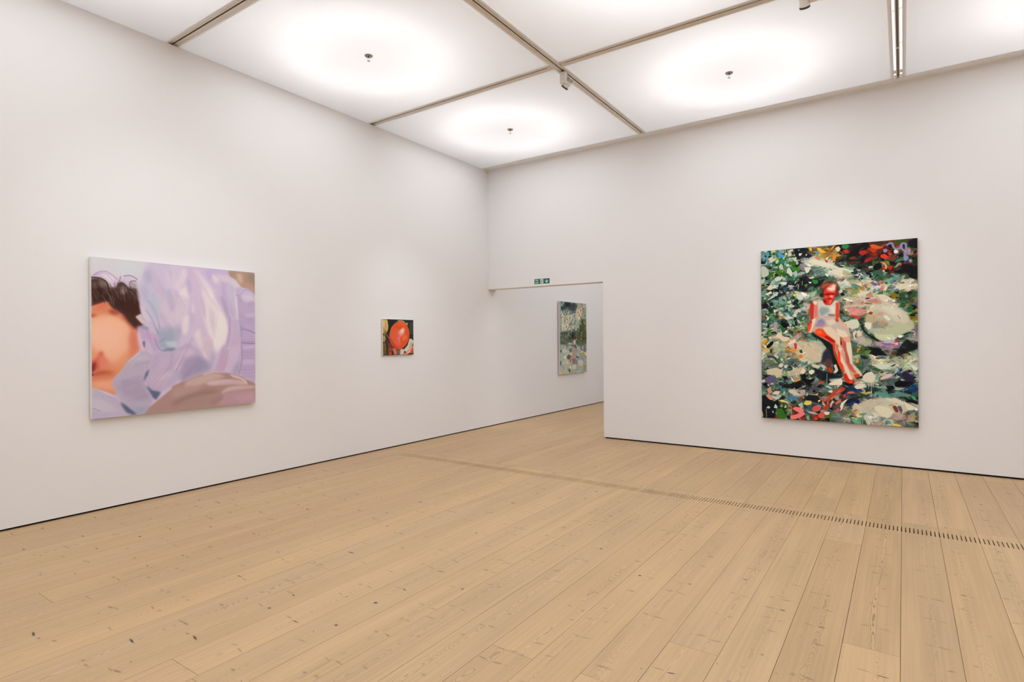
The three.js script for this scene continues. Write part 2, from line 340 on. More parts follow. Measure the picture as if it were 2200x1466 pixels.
// ---------------------------------------------------------------- track spotlights
function spot(x, z, alongX, aim, label, boxSide, cone) {
  const t = thing('track_spotlight', label, 'spotlight', x, TOP, z, 'track spotlights');
  const P = new THREE.Vector3(x, TOP - 0.145, z), dir = new THREE.Vector3(...aim).sub(P).normalize();
  // adapter block under the track
  const block = new RoundedBoxGeometry(0.062, 0.125, 0.062, 2, 0.004); block.translate(0, -0.059, 0);
  mesh('adapter_box', block, M.white, t);
  mesh('track_foot', alongX ? box(-0.03, 0.002, -0.0075, 0.03, 0.024, 0.0075) : box(-0.0075, 0.002, -0.03, 0.0075, 0.024, 0.03), M.insert, t);
  const [ox, oz] = boxSide;
  mesh('arm', new RoundedBoxGeometry(0.03 + Math.abs(ox) * 0.5, 0.026, 0.03 + Math.abs(oz) * 0.5, 2, 0.004).translate(ox * 0.55, -0.09, oz * 0.55), M.white, t);
  const head = new THREE.Group(); head.name = 'lamp_head'; t.add(head);
  head.position.set(ox, -0.088, oz); head.scale.setScalar(0.94);
  head.quaternion.setFromUnitVectors(new THREE.Vector3(0, -1, 0), dir);
  const body = new THREE.LatheGeometry([[0.0, 0.058], [0.030, 0.058], [0.036, 0.052], [0.0365, 0.010], [0.0425, 0.006], [0.0425, -0.060], [0.0395, -0.060], [0.037, -0.02], [0.02, 0.0], [0, 0.0]].map(([r, y]) => new THREE.Vector2(r, y)), 36);
  mesh('lamp_body', body, M.white, head);
  const rim = new THREE.LatheGeometry([[0.0365, -0.056], [0.0435, -0.056], [0.0435, -0.074], [0.0365, -0.074], [0.0365, -0.056]].map(([r, y]) => new THREE.Vector2(r, y)), 36);
  mesh('snoot_rim', rim, M.fin, head);
  const slits = [];
  for (let i = 0; i < 24; i++) { const a = (i / 24) * Math.PI * 2, b = box(-0.0018, 0.014, 0.0355, 0.0018, 0.050, 0.0372); b.rotateY(a); slits.push(b); }
  mesh('cooling_slits', mergeGeometries(slits), M.fin, head);
  const bulbMat = std({ color: lin(0.9, 0.9, 0.9), emissive: lin(2.2, 2.1, 1.95) });
  mesh('bulb_lens', new THREE.CylinderGeometry(0.020, 0.020, 0.003, 20).translate(0, -0.012, 0), bulbMat, head);
  const L = new THREE.SpotLight(LIGHT_TINT, SPOT_POWER, 0, cone, 0.9, 2);
  L.castShadow = true; L.shadow.radius = 1.6; L.shadow.mapSize.set(1024, 1024);
  L.position.copy(head.position).addScaledVector(dir, 0.076);
  L.target.position.copy(L.position).addScaledVector(dir, 1);
  t.add(L, L.target);
  return t;
}
spot(-3.056, -5.50, false, [-5.9, 1.55, -5.77], 'small white spotlight hanging just below the track crossing', [0.022, -0.058], 0.34);
spot(-0.60, railZ[0], true, [-0.68, 1.55, -7.9], 'white spotlight cut off by the top edge of the picture', [-0.068, 0.0], 0.5);
spot(-3.056, -1.9, false, [-5.9, 1.75, -2.75], 'spotlight outside the picture aimed at the purple shirt painting', [-0.048, 0.0], 0.5);

// ---------------------------------------------------------------- exit sign
{
  const c = document.createElement('canvas'); c.width = 858; c.height = 240; const x = c.getContext('2d');
  x.fillStyle = '#00685f'; x.fillRect(0, 0, 858, 240);
  x.fillStyle = '#efe9dc'; x.font = 'bold 100px sans-serif'; x.textBaseline = 'alphabetic';
  x.fillText('Fire', 46, 104); x.fillText('exit', 46, 206);
  // running figure in a white doorway
  x.fillRect(350, 18, 160, 204); x.fillStyle = '#00685f';
  x.beginPath(); x.arc(452, 50, 19, 0, 7); x.fill();
  x.lineCap = 'round'; x.lineJoin = 'round'; x.strokeStyle = '#00685f';
  const limb = (w, pts) => { x.lineWidth = w; x.beginPath(); pts.forEach(([a, b], i) => (i ? x.lineTo(a, b) : x.moveTo(a, b))); x.stroke(); };
  limb(34, [[436, 86], [420, 134]]); limb(15, [[440, 84], [476, 104], [492, 92]]); limb(15, [[424, 84], [394, 96], [384, 124]]);
  limb(20, [[424, 138], [462, 160], [450, 204]]); limb(20, [[414, 138], [404, 176], [366, 186]]);
  // arrow
  x.strokeStyle = '#efe9dc'; x.lineCap = 'butt'; limb(30, [[700, 40], [700, 176]]); x.fillStyle = '#efe9dc';
  x.beginPath(); x.moveTo(700, 212); x.lineTo(616, 126); x.lineTo(616, 84); x.lineTo(700, 160); x.lineTo(784, 84); x.lineTo(784, 126); x.closePath(); x.fill();
  const map = new THREE.CanvasTexture(c); map.colorSpace = THREE.SRGBColorSpace;
  const t = thing('fire_exit_sign', 'green and white fire exit sign above the opening', 'sign', -4.829, 2.448, ZR);
  mesh('sign_plate', box(-0.143, -0.0405, 0.0, 0.143, 0.0405, 0.004), std({ color: '#00685f', roughness: 0.45 }), t);
  const f = mesh('sign_face', new THREE.PlaneGeometry(0.285, 0.08), std({ map, roughness: 0.4 }), t); f.position.z = 0.0045;
}

// ---------------------------------------------------------------- what is painted on the canvases: [kind, colour, opacity, softness, width, points in thousandths of the canvas]
const shirtArt = [
['F','#c7b4cf',1,0,0,[-12,-15,1069,-83,1060,1206,-17,1054]],
['F','#c9c6cc',1,14,0,[-3,-9,318,-5,285,104,265,210,241,145,191,98,149,117,107,113,73,92,33,89,4,116]],
['F','#c6cbcf',1,30,0,[150,4,254,6,235,94,173,96,137,74]],
['F','#d6cbd2',1,20,0,[44,95,108,99,125,137,96,158,61,125]],
['F','#c4b6cf',1,16,0,[286,10,440,4,439,238,382,249,348,496,283,434,252,286,241,160,273,68]],
['F','#cbbcd2',1,16,0,[384,11,440,5,531,11,509,112,460,152,439,239,416,200,397,94]],
['F','#a9b0c8',1,26,0,[263,151,288,156,304,246,287,277,272,225]],
['F','#b0b7cc',1,34,0,[310,189,343,205,362,311,342,411,316,351,303,268]],
['F','#cdbbcf',1,20,0,[379,264,439,199,480,260,494,377,437,495,415,432,379,341]],
['F','#cfc0d0',1,20,0,[474,205,559,232,529,337,493,393,459,339]],
['F','#dccfd6',1,18,0,[481,166,530,138,537,177,559,232,523,226,477,205]],
['F','#d8c9d2',1,22,0,[503,34,535,19,523,107,481,173,446,172,467,116]],
['F','#cbb7d0',1,18,0,[528,19,611,14,625,179,617,333,573,335,537,169]],
['F','#bca9cf',1,18,0,[641,11,796,3,804,45,756,37,702,34,671,98]],
['F','#d9cdd5',1,20,0,[582,10,656,99,717,173,693,232,640,137,607,67]],
['F','#d8c9d4',1,12,0,[694,34,741,71,736,97,725,110,702,96]],
['F','#dfd0d4',1,22,0,[626,122,670,192,716,255,771,328,794,369,806,432,777,565,699,563,669,495,632,333,625,228]],
['F','#ded6d6',1,22,0,[708,272,763,328,794,382,802,432,781,508,761,564,706,564,715,454]],
['F','#ded6d5',1,18,0,[703,496,778,496,757,559,729,612,706,579,699,521]],
['F','#cfc2cd',1,26,0,[670,274,708,322,715,413,692,454,673,364]],
['F','#c9b4cd',1,14,0,[580,335,609,358,639,422,669,495,699,563,630,563,616,447]],
['F','#d9cdd2',1,16,0,[504,361,540,336,539,447,514,487,490,448]],
['F','#d6c8d1',1,14,0,[572,471,609,427,623,528,630,563,604,562,586,527]],
['F','#ceb9c8',1,16,0,[623,496,691,496,691,579,668,631,652,643,638,578]],
['F','#d8c4d0',1,14,0,[590,496,623,504,630,569,652,643,649,659,626,594,604,545]],
['F','#bfabcb',1,14,0,[748,187,764,90,845,92,860,197,876,324,884,452,891,566,809,565,806,432,783,286]],
['F','#c5b9d2',1,20,0,[784,109,836,105,848,198,859,367,835,368,811,217]],
['F','#d9d1d6',1,9,0,[846,143,857,146,868,265,876,358,868,367,856,265]],
['F','#c3abc8',1,18,0,[802,369,851,402,888,495,887,566,888,496,891,625,882,770,690,759,713,695,753,580,781,554,810,453]],
['F','#c7b2cd',1,20,0,[793,572,883,548,886,693,832,767,768,764,784,672]],
['F','#c3a1c1',1,20,0,[761,605,793,580,792,690,760,755,721,745]],
['F','#a89dbb',1,26,0,[841,717,891,659,890,779,840,776,820,767]],
['F','#b8a2c6',1,8,0,[869,179,919,176,1005,227,1002,568,891,566,888,452,876,324]],
['F','#b8a2c6',1,4,0,[894,496,1003,496,1001,847,890,784,897,668]],
['F','#cdc3d4',1,14,0,[894,178,979,172,1003,206,936,235,906,216]],
['F','#cfc2d2',1,16,0,[717,36,812,40,869,68,915,116,894,169,856,180,853,129,812,90,764,86]],
['F','#b9aecd',1,12,0,[853,129,894,118,915,137,885,170,856,189]],
['F','#c2b3d0',1,10,0,[911,125,953,126,1005,170,1005,205,949,148,902,151]],
['S','#8f8fc0',1,3,4,[856,189,877,179,898,169,915,146,945,131,979,146,1005,170]],
['F','#a98a78',1,10,0,[803,1,1006,-1,1005,170,979,137,945,122,902,121,861,69,812,44]],
['F','#cda995',1,20,0,[870,13,907,22,911,108,886,84,865,64]],
['F','#94836f',1,22,0,[954,4,1006,3,1006,91,979,85,950,44]],
['F','#bc8f7d',1,18,0,[903,108,936,114,1003,153,997,118,945,79]],
['F','#9fa6c4',0.5,16,0,[273,72,305,42,324,101,304,155,279,142]],
['F','#a39cc0',0.45,14,0,[403,178,430,160,459,261,445,340,429,308,409,262]],
['F','#a9a0c4',0.5,12,0,[524,75,556,108,555,200,534,170]],
['F','#a693bf',0.45,12,0,[618,188,640,251,654,373,632,333]],
['F','#9d93bd',0.5,14,0,[740,188,771,211,795,293,810,369,794,352,763,270]],
['F','#e2d6da',0.6,12,0,[555,232,580,295,573,335,555,312]],
['F','#e6dcdc',0.6,10,0,[655,144,701,190,755,287,747,295,693,224]],
['F','#9a90b8',0.4,14,0,[691,595,714,633,698,702,667,725,675,660]],
['F','#a79cc2',0.4,12,0,[815,208,835,266,851,368,827,326]],
['F','#e0d4d8',0.5,10,0,[638,586,660,652,652,668,630,618]],
['F','#9c94b6',0.5,12,0,[888,367,909,409,909,495,892,495]],
['F','#c8bcd6',0.6,12,0,[918,323,995,311,1000,333,935,348]],
['F','#c6b9d4',0.6,10,0,[908,561,994,558,994,580,916,583]],
['F','#c4b4d2',0.6,10,0,[907,668,993,667,993,698,912,699]],
['F','#9aa3ba',1,34,0,[335,441,438,432,472,417,468,527,458,560,471,567,457,594,437,594,361,588,341,534,335,496]],
['F','#b3bfca',1,12,0,[394,527,437,524,465,520,471,571,437,562,414,562]],
['F','#76809a',1,10,0,[394,573,437,570,458,571,451,586,437,592,381,588]],
['F','#a9a3c0',1,16,0,[472,409,493,448,479,495,458,519,465,456]],
['F','#7a3626',1,10,0,[-12,181,72,174,148,218,240,249,271,416,233,472,214,496,213,607,98,747,-15,740]],
['F','#e0916a',1,6,0,[-13,310,37,290,80,266,106,315,142,328,208,413,233,450,236,496,245,589,188,650,158,700,122,742,104,769,113,820,133,869,69,835,-16,803]],
['F','#e9ab87',1,30,0,[-14,386,86,351,160,371,196,436,214,496,214,533,171,591,122,648,70,639,53,603,13,567,-14,531]],
['F','#ecb291',1,36,0,[-14,425,118,401,159,472,135,554,93,582,64,568,19,539,-14,517]],
['F','#d97a55',1,26,0,[72,281,101,315,136,328,190,384,178,392,112,350,43,346,-13,369,-13,334,26,318]],
['F','#d6694a',1,16,0,[37,297,72,273,89,294,60,310,20,319,-13,320]],
['F','#b04a34',1,14,0,[83,330,106,315,148,342,118,357,95,347]],
['F','#ae3f2c',1,12,0,[-13,351,31,360,-2,372,-13,372]],
['F','#c4503a',1,18,0,[148,342,190,377,227,442,220,461,190,414,154,367]],
['F','#d8745a',1,24,0,[202,446,233,450,242,534,251,578,219,607,188,650,201,585,189,518]],
['F','#d87a52',1,16,0,[-15,740,29,722,116,734,146,700,122,749,69,767,-16,782]],
['F','#dd8158',1,26,0,[41,652,104,683,164,686,134,721,69,717,35,708]],
['F','#b9492f',1,20,0,[1,713,41,701,98,712,122,727,41,730,1,738]],
['F','#cf5240',1,14,0,[-15,650,30,623,42,581,56,589,53,645,35,694,1,713,-15,719]],
['F','#e07a63',1,18,0,[30,616,53,603,81,639,87,675,52,688,33,666]],
['F','#8d2a2a',1,9,0,[-15,692,10,651,21,655,18,693,1,713,-15,726]],
['F','#6a1d20',1,8,0,[-15,719,1,720,13,728,-15,740]],
['F','#e29a78',1,24,0,[-15,775,41,765,104,777,116,821,69,824,12,805]],
['F','#cf7f66',1,16,0,[35,814,69,831,104,841,127,865,104,859,57,837]],
['F','#43281f',1,14,0,[-12,139,27,128,55,133,78,152,90,183,125,184,137,147,161,145,185,172,209,177,234,176,243,234,252,301,257,341,227,365,274,416,245,424,230,446,190,399,160,349,124,325,98,301,80,266,43,279,-13,299]],
['F','#3a1d18',1,12,0,[-13,208,44,190,101,229,148,262,203,288,190,340,136,306,83,251,-13,278]],
['F','#402018',1,14,0,[160,239,240,257,252,338,208,354,166,312]],
['F','#7b6a60',1,16,0,[35,141,67,142,78,173,58,189,41,176]],
['F','#8a7a6d',1,14,0,[149,168,173,173,185,201,166,224,148,211]],
['F','#6f5d55',1,14,0,[7,151,24,156,27,191,12,193]],
['F','#9c8d8b',1,16,0,[197,142,234,146,234,172,209,166]],
['S','#3a221c',0.44,3,2.3604,[51,154,61,174,65,185]],
['S','#2c1814',0.31,3,4.14672,[62,245,66,266,66,286]],
['S','#2c1814',0.32,3,5.22661,[22,168,41,188,51,226]],
['S','#6e5448',0.43,3,4.42341,[67,207,67,228,64,263]],
['S','#2c1814',0.54,3,5.27153,[37,193,60,213,72,256]],
['S','#6e5448',0.46,3,4.03349,[0,177,19,197,30,222]],
['S','#6e5448',0.41,3,5.18956,[94,156,99,177,100,191]],
['S','#3a221c',0.27,3,2.58025,[227,183,245,204,254,240]],
['S','#3a221c',0.36,3,3.42332,[207,198,213,219,213,258]],
['S','#2c1814',0.45,3,4.83265,[123,232,144,252,154,272]],
['S','#5a3a2e',0.28,3,2.1027,[195,144,201,165,202,189]],
['S','#6e5448',0.52,3,3.15599,[219,159,218,181,214,228]],
['S','#8a7468',0.56,3,2.31103,[89,238,105,258,113,291]],
['S','#8a7468',0.27,3,3.32523,[63,168,86,188,99,198]],
['S','#6e5448',0.32,3,4.28582,[35,225,59,245,72,270]],
['S','#2c1814',0.3,3,2.67468,[208,141,207,164,204,200]],
['S','#5a3a2e',0.35,3,2.1423,[7,197,13,218,15,257]],
['S','#5a3a2e',0.26,3,2.96745,[227,198,238,219,243,245]],
['S','#3a221c',0.34,3,3.99432,[92,166,112,186,123,197]],
['S','#5a3a2e',0.56,3,3.04675,[52,165,61,185,64,207]],
['S','#8a7468',0.53,3,5.60381,[68,154,77,174,79,208]],
['S','#2c1814',0.58,3,5.71971,[167,185,176,207,180,238]],
['S','#3a221c',0.43,3,4.56998,[35,175,53,195,63,234]],
['S','#6e5448',0.55,3,3.56873,[145,207,153,228,154,257]],
['S','#5a3a2e',0.59,3,5.59588,[60,207,59,229,56,244]],
['S','#5a3a2e',0.39,3,3.85831,[149,141,166,161,174,189]],
['S','#5a3a2e',0.29,3,2.05244,[85,223,107,243,119,285]],
['S','#5a3a2e',0.49,3,5.51483,[182,215,195,236,201,254]],
['S','#3a221c',0.49,3,3.75857,[71,234,93,254,105,267]],
['S','#6e5448',0.52,3,2.55505,[23,203,37,223,43,246]],
['S','#6e5448',0.38,3,2.34056,[115,139,136,159,146,188]],
['S','#5a3a2e',0.28,3,5.4219,[177,165,196,186,205,211]],
['S','#6e5448',0.52,3,3.73581,[207,215,220,236,225,279]],
['S','#5a3a2e',0.29,3,5.719,[13,236,27,257,34,284]],
['S','#5a3a2e',0.37,3,2.59723,[123,176,126,197,125,226]],
['S','#5a3a2e',0.42,3,3.24727,[119,232,118,254,113,284]],
['S','#2c1814',0.33,3,3.64471,[160,185,172,206,177,227]],
['S','#2c1814',0.57,3,4.43814,[38,233,53,253,61,274]],
['S','#6e5448',0.47,3,4.02664,[102,234,125,254,137,280]],
['S','#8a7468',0.28,3,4.64835,[85,166,93,187,95,203]],
['S','#5a3a2e',0.53,3,5.7581,[30,228,35,249,36,266]],
['S','#2c1814',0.48,3,5.74475,[150,228,159,249,162,266]],
['S','#2c1814',0.28,3,4.09574,[71,173,85,193,91,230]],
['S','#2c1814',0.45,3,4.33668,[78,225,80,246,78,275]],
['S','#2c1814',0.33,3,3.91652,[213,210,216,232,214,276]],
['S','#3a221c',0.33,3,2.94973,[177,202,199,223,211,251]],
['S','#8a7468',0.39,3,5.9858,[80,218,94,239,101,281]],
['S','#6e5448',0.56,3,4.35254,[87,225,97,246,100,265]],
['S','#6e5448',0.43,3,3.55459,[100,197,109,218,112,230]],
['S','#6e5448',0.34,3,3.24895,[100,239,114,260,120,274]],
['S','#8a7468',0.35,3,2.59491,[47,239,65,259,74,278]],
['S','#8a7468',0.34,3,4.18854,[215,146,232,167,241,213]],
['S','#2c1814',0.34,3,5.79697,[116,154,119,175,119,189]],
['S','#8a7468',0.48,3,4.80793,[198,199,221,219,233,257]],
['S','#2c1814',0.44,3,4.77505,[216,223,230,244,236,282]],
['S','#6e5448',0.56,3,2.2712,[110,154,122,175,126,191]],
['S','#6e5448',0.4,3,3.31369,[55,183,75,203,86,227]],
['S','#2c1814',0.29,3,5.15786,[4,237,10,257,11,271]],
['S','#5a3a2e',0.31,3,3.90681,[135,138,148,158,154,195]],
['S','#3a221c',0.32,3,2.6903,[185,237,193,259,195,289]],
['S','#6e5448',0.46,3,4.58739,[104,233,110,254,111,297]],
['S','#6e5448',0.52,3,5.20911,[7,212,19,232,25,263]],
['S','#2c1814',0.48,3,5.57278,[105,225,126,246,138,288]],
['S','#8a7468',0.31,3,5.82076,[156,198,167,219,171,264]],
['S','#8a7468',0.37,3,2.15587,[8,200,24,220,32,254]],
['S','#6e5448',0.43,3,5.91407,[134,150,135,172,132,213]],
['S','#8a7468',0.59,3,5.81785,[-2,234,4,254,4,296]],
['S','#5a3a2e',0.54,3,5.56065,[1,219,8,239,10,276]],
['S','#8a7468',0.27,3,2.69146,[64,182,73,203,75,231]],
['S','#8a7468',0.4,3,5.15534,[112,191,129,211,137,247]],
['S','#3a2620',1,3,6,[-12,128,33,124,67,139,84,166,87,194]],
['S','#47322f',1,3,6,[128,205,131,169,149,146,173,158,191,194]],
['S','#8e6b9a',0.6,3,5,[13,112,33,92,61,82,84,87,113,109,131,129]],
['S','#a888b0',0.6,4,4,[4,120,38,99,73,92,90,115,107,142]],
['S','#77689a',0.8,3,6,[167,104,191,96,216,103,238,120]],
['S','#5a4a52',0.7,3,6,[231,131,203,130,194,157,209,185,222,199]],
['S','#4d3a3c',0.5,2,5,[149,109,143,139]],
['S','#5b4640',0.7,2,4,[149,197,167,166,185,179]],
['F','#cbb4bc',1,6,0,[226,363,257,341,280,393,271,416,252,397]],
['F','#c9b7cb',1,10,0,[240,182,253,249,271,300,303,366,351,467,332,471,303,426,277,367,259,315,246,234]],
['F','#d3c4d2',1,10,0,[252,278,284,322,316,388,296,393,271,360,257,323]],
['F','#bf9fc4',1,14,0,[233,428,271,423,315,464,361,496,341,595,315,610,270,586,251,534,242,496]],
['F','#d3b6c0',1,10,0,[236,446,251,472,264,519,276,568,286,590,260,578,245,519]],
['F','#5d6785',1,6,0,[265,526,280,523,278,571,270,552]],
['F','#c3b2cd',1,8,0,[283,496,302,519,334,603,308,613,283,571]],
['F','#8995b3',1,10,0,[245,424,283,421,303,445,271,446]],
['F','#b2a5b9',1,6,0,[251,589,286,590,318,614,301,700,282,729,272,766,284,826,326,913,300,963,268,1007,242,998,145,899,121,853,110,820,103,776,119,742,158,700,182,650]],
['F','#b9aec4',1,18,0,[244,600,308,621,295,654,232,652,194,669]],
['F','#a697b1',1,24,0,[145,772,269,773,275,826,307,896,249,913,169,876,133,822]],
['F','#98a0b8',1,20,0,[205,953,300,948,261,1006,236,997]],
['F','#d0c3c8',0.8,5,0,[251,590,213,625,185,654,176,668,213,633,251,599]],
['F','#b6a5c0',1,14,0,[318,614,364,588,437,597,437,594,542,536,615,597,556,688,470,794,435,830,376,857,352,908,332,914,300,858,275,796,282,736,301,700]],
['F','#bfa9c2',1,22,0,[360,619,437,636,436,652,436,745,379,826,326,822,301,783,347,732]],
['F','#c7b0c8',1,20,0,[457,598,542,560,593,617,527,703,457,731,436,714]],
['F','#c9b4c8',1,16,0,[380,750,436,714,436,753,379,788,360,779]],
['F','#a193b4',1,24,0,[506,646,593,617,637,651,652,692,577,761,491,803,477,771]],
['F','#9a92b2',1,24,0,[607,666,660,660,690,727,607,759,570,769]],
['F','#5b6688',1,8,0,[282,729,303,704,294,745,282,766,275,788,272,766]],
['F','#5c6585',1,9,0,[283,811,317,848,369,864,349,900,336,914,320,893,297,846]],
['F','#b7adc0',1,8,0,[-16,803,35,821,69,838,127,879,145,906,187,960,236,1001,-17,1019]],
['F','#c0b6c4',1,24,0,[-5,867,51,879,103,920,127,973,40,970,-5,930]],
['F','#b7a4c2',1,20,0,[52,837,121,879,145,924,145,961,103,913]],
['F','#b5a8c6',1,16,0,[-16,949,68,966,144,982,187,1002,-17,1012]],
['F','#5a607f',1,10,0,[142,906,169,927,236,999,211,1000,175,979,154,940]],
['F','#d4bfc0',1,5,0,[35,825,75,844,127,879,98,866,52,840]],
['F','#a9837c',1,8,0,[268,1007,300,959,332,933,359,909,435,846,435,830,505,800,614,759,705,742,792,757,890,788,932,816,999,847,998,1005,434,1005]],
['F','#c0a39c',1,18,0,[519,801,622,764,713,748,784,786,713,802,651,822,577,849,505,852]],
['F','#b08d86',1,24,0,[435,846,541,834,636,846,577,889,505,907,435,924]],
['F','#906d66',1,26,0,[435,939,526,901,636,878,712,880,743,895,666,905,577,913,504,938,435,962]],
['F','#a4837c',1,24,0,[504,938,613,917,728,911,807,922,727,960,613,973,504,986]],
['F','#cdb0b2',1,12,0,[644,822,713,806,808,808,890,822,940,856,807,842,720,844,666,840]],
['F','#be9ca6',1,12,0,[667,832,768,826,848,824,915,841,848,841,752,838]],
['F','#c6a5a6',1,14,0,[751,896,799,862,890,856,998,869,998,886,889,891,807,897,759,909]],
['F','#b58d96',1,18,0,[759,905,889,891,998,900,998,1000,767,998,712,984,767,939]],
['F','#bd949c',1,24,0,[831,937,931,920,992,916,998,987,889,989]],
['F','#a07d7a',1,14,0,[712,934,767,922,751,963,689,981,666,975]],
['F','#a5847a',1,5,0,[936,821,970,845,1001,860,975,858,945,843]],
['F','#cdb2b4',1,7,0,[808,766,873,787,928,820,944,856,932,855,890,814,832,793]],
['F','#d2bfc0',1,4,0,[622,762,705,742,792,759,768,758,705,748,637,765]],
['S','#6d759c',0.8,6,5,[898,561,900,625,897,677,888,736,878,774]],
['S','#8d8db2',0.7,6,4,[892,409,898,495,896,566]],
['S','#757fa0',0.8,4,5,[335,504,344,546,364,584,397,591]],
['S','#7a86a8',0.7,4,4,[284,314,313,358,335,411,355,467]],
['S','#6b5f8c',0.21,0.8,1.44,[318,24,344,68,376,126,405,189]],
['S','#6b5f8c',0.37,0.8,1.44,[312,33,338,78,371,136,401,195]],
['S','#6b5f8c',0.52,0.8,1.44,[306,42,333,87,365,145,398,201]],
['S','#6b5f8c',0.29,0.8,1.44,[300,51,327,96,360,154,395,207]],
['S','#6b5f8c',0.44,0.8,1.44,[294,60,322,106,354,164,392,213]],
['S','#6b5f8c',0.21,0.8,1.44,[288,69,316,115,349,173,389,219]],
['S','#6b5f8c',0.37,0.8,1.44,[282,78,311,124,343,182,386,225]],
['S','#6b5f8c',0.19,0.8,1.44,[379,3,397,40,421,80,439,109]],
['S','#6b5f8c',0.33,0.8,1.44,[388,3,405,35,424,70,440,97]],
['S','#6b5f8c',0.47,0.8,1.44,[398,3,412,31,427,60,440,84]],
['S','#6b5f8c',0.26,0.8,1.44,[408,3,420,26,431,50,440,71]],
['S','#6b5f8c',0.4,0.8,1.44,[418,3,428,21,434,40,440,59]],
['S','#6b5f8c',0.17,0.8,1.35,[244,190,262,233,291,269]],
['S','#6b5f8c',0.3,0.8,1.35,[249,182,267,220,293,253]],
['S','#6b5f8c',0.43,0.8,1.35,[255,174,271,207,295,237]],
['S','#6b5f8c',0.24,0.8,1.35,[261,166,276,194,297,221]],
['S','#6b5f8c',0.36,0.8,1.35,[266,158,280,181,299,205]],
['S','#6b5f8c',0.17,0.8,1.35,[272,150,285,168,301,189]],
['S','#6b5f8c',0.17,0.8,1.35,[284,247,319,305,348,388,361,448]],
['S','#6b5f8c',0.3,0.8,1.35,[289,249,324,305,350,381,363,445]],
['S','#6b5f8c',0.43,0.8,1.35,[295,251,329,305,352,375,364,442]],
['S','#6b5f8c',0.24,0.8,1.35,[300,253,333,305,355,369,365,439]],
['S','#6b5f8c',0.36,0.8,1.35,[305,255,338,304,357,363,367,436]],
['S','#6b5f8c',0.17,0.8,1.35,[310,256,342,304,359,357,368,433]],
['S','#6b5f8c',0.19,0.8,1.44,[243,245,271,307,303,355,338,433,358,467]],
['S','#6b5f8c',0.33,0.8,1.44,[249,276,278,332,308,376,339,441,358,468]],
['S','#6b5f8c',0.47,0.8,1.44,[255,306,284,357,312,398,340,449,358,469]],
['S','#6b5f8c',0.26,0.8,1.44,[262,337,290,382,317,420,341,456,358,470]],
['S','#6b5f8c',0.4,0.8,1.44,[268,367,296,408,322,441,341,464,358,471]],
['S','#6b5f8c',0.19,0.8,1.53,[379,318,409,378,438,432]],
['S','#6b5f8c',0.33,0.8,1.53,[375,324,405,385,436,440]],
['S','#6b5f8c',0.47,0.8,1.53,[372,330,400,391,434,448]],
['S','#6b5f8c',0.26,0.8,1.53,[369,337,396,397,432,455]],
['S','#6b5f8c',0.4,0.8,1.53,[365,343,392,403,430,463]],
['S','#6b5f8c',0.19,0.8,1.53,[362,349,388,410,429,471]],
['S','#7a6590',0.21,0.8,1.53,[445,285,469,331,494,381]],
['S','#7a6590',0.37,0.8,1.53,[452,265,476,309,501,359]],
['S','#7a6590',0.52,0.8,1.53,[459,245,484,287,508,337]],
['S','#7a6590',0.29,0.8,1.53,[466,225,491,265,515,315]],
['S','#7a6590',0.44,0.8,1.53,[474,205,498,243,522,293]],
['S','#86709c',0.17,0.8,1.26,[531,15,541,97,548,180]],
['S','#86709c',0.3,0.8,1.26,[535,15,547,97,556,175]],
['S','#86709c',0.43,0.8,1.26,[539,14,553,96,565,169]],
['S','#86709c',0.24,0.8,1.26,[543,14,558,96,573,163]],
['S','#86709c',0.36,0.8,1.26,[548,13,564,95,581,157]],
['S','#86709c',0.17,0.8,1.26,[552,13,570,95,590,152]],
['S','#86709c',0.3,0.8,1.26,[556,12,576,94,598,146]],
['S','#86709c',0.43,0.8,1.26,[560,12,581,94,607,140]],
['S','#86709c',0.15,0.8,1.35,[534,170,540,336,536,487]],
['S','#86709c',0.27,0.8,1.35,[545,168,551,321,547,463]],
['S','#86709c',0.38,0.8,1.35,[556,166,562,306,557,439]],
['S','#86709c',0.21,0.8,1.35,[568,164,573,290,569,415]],
['S','#86709c',0.32,0.8,1.35,[579,162,584,275,580,391]],
['S','#86709c',0.15,0.8,1.35,[591,160,595,259,591,366]],
['S','#86709c',0.27,0.8,1.35,[602,158,606,244,602,342]],
['S','#86709c',0.38,0.8,1.35,[614,156,617,228,613,317]],
['S','#86709c',0.17,0.8,1.35,[671,61,690,134,693,191]],
['S','#86709c',0.3,0.8,1.35,[686,66,699,138,700,190]],
['S','#86709c',0.43,0.8,1.35,[702,71,708,143,706,190]],
['S','#86709c',0.24,0.8,1.35,[717,76,717,148,713,190]],
['S','#86709c',0.36,0.8,1.35,[733,80,726,153,719,189]],
['S','#86709c',0.17,0.8,1.35,[748,85,735,158,726,189]],
['S','#86709c',0.3,0.8,1.35,[764,90,744,163,732,188]],
['S','#8d7ba0',0.13,0.8,1.26,[674,192,669,332,692,454]],
['S','#8d7ba0',0.23,0.8,1.26,[683,196,679,331,694,461]],
['S','#8d7ba0',0.33,0.8,1.26,[693,200,688,331,696,468]],
['S','#8d7ba0',0.18,0.8,1.26,[702,204,697,331,698,475]],
['S','#8d7ba0',0.28,0.8,1.26,[711,209,707,330,700,482]],
['S','#8d7ba0',0.13,0.8,1.26,[721,213,716,330,702,489]],
['S','#8d7ba0',0.23,0.8,1.26,[730,217,726,329,705,496]],
['S','#8d7ba0',0.33,0.8,1.26,[740,221,735,329,707,503]],
['S','#86709c',0.19,0.8,1.44,[760,90,748,196,791,310]],
['S','#86709c',0.33,0.8,1.44,[767,92,756,197,794,314]],
['S','#86709c',0.47,0.8,1.44,[774,93,765,198,797,317]],
['S','#86709c',0.26,0.8,1.44,[782,94,774,199,800,320]],
['S','#86709c',0.4,0.8,1.44,[789,95,782,200,803,323]],
['S','#86709c',0.19,0.8,1.44,[796,96,791,201,807,327]],
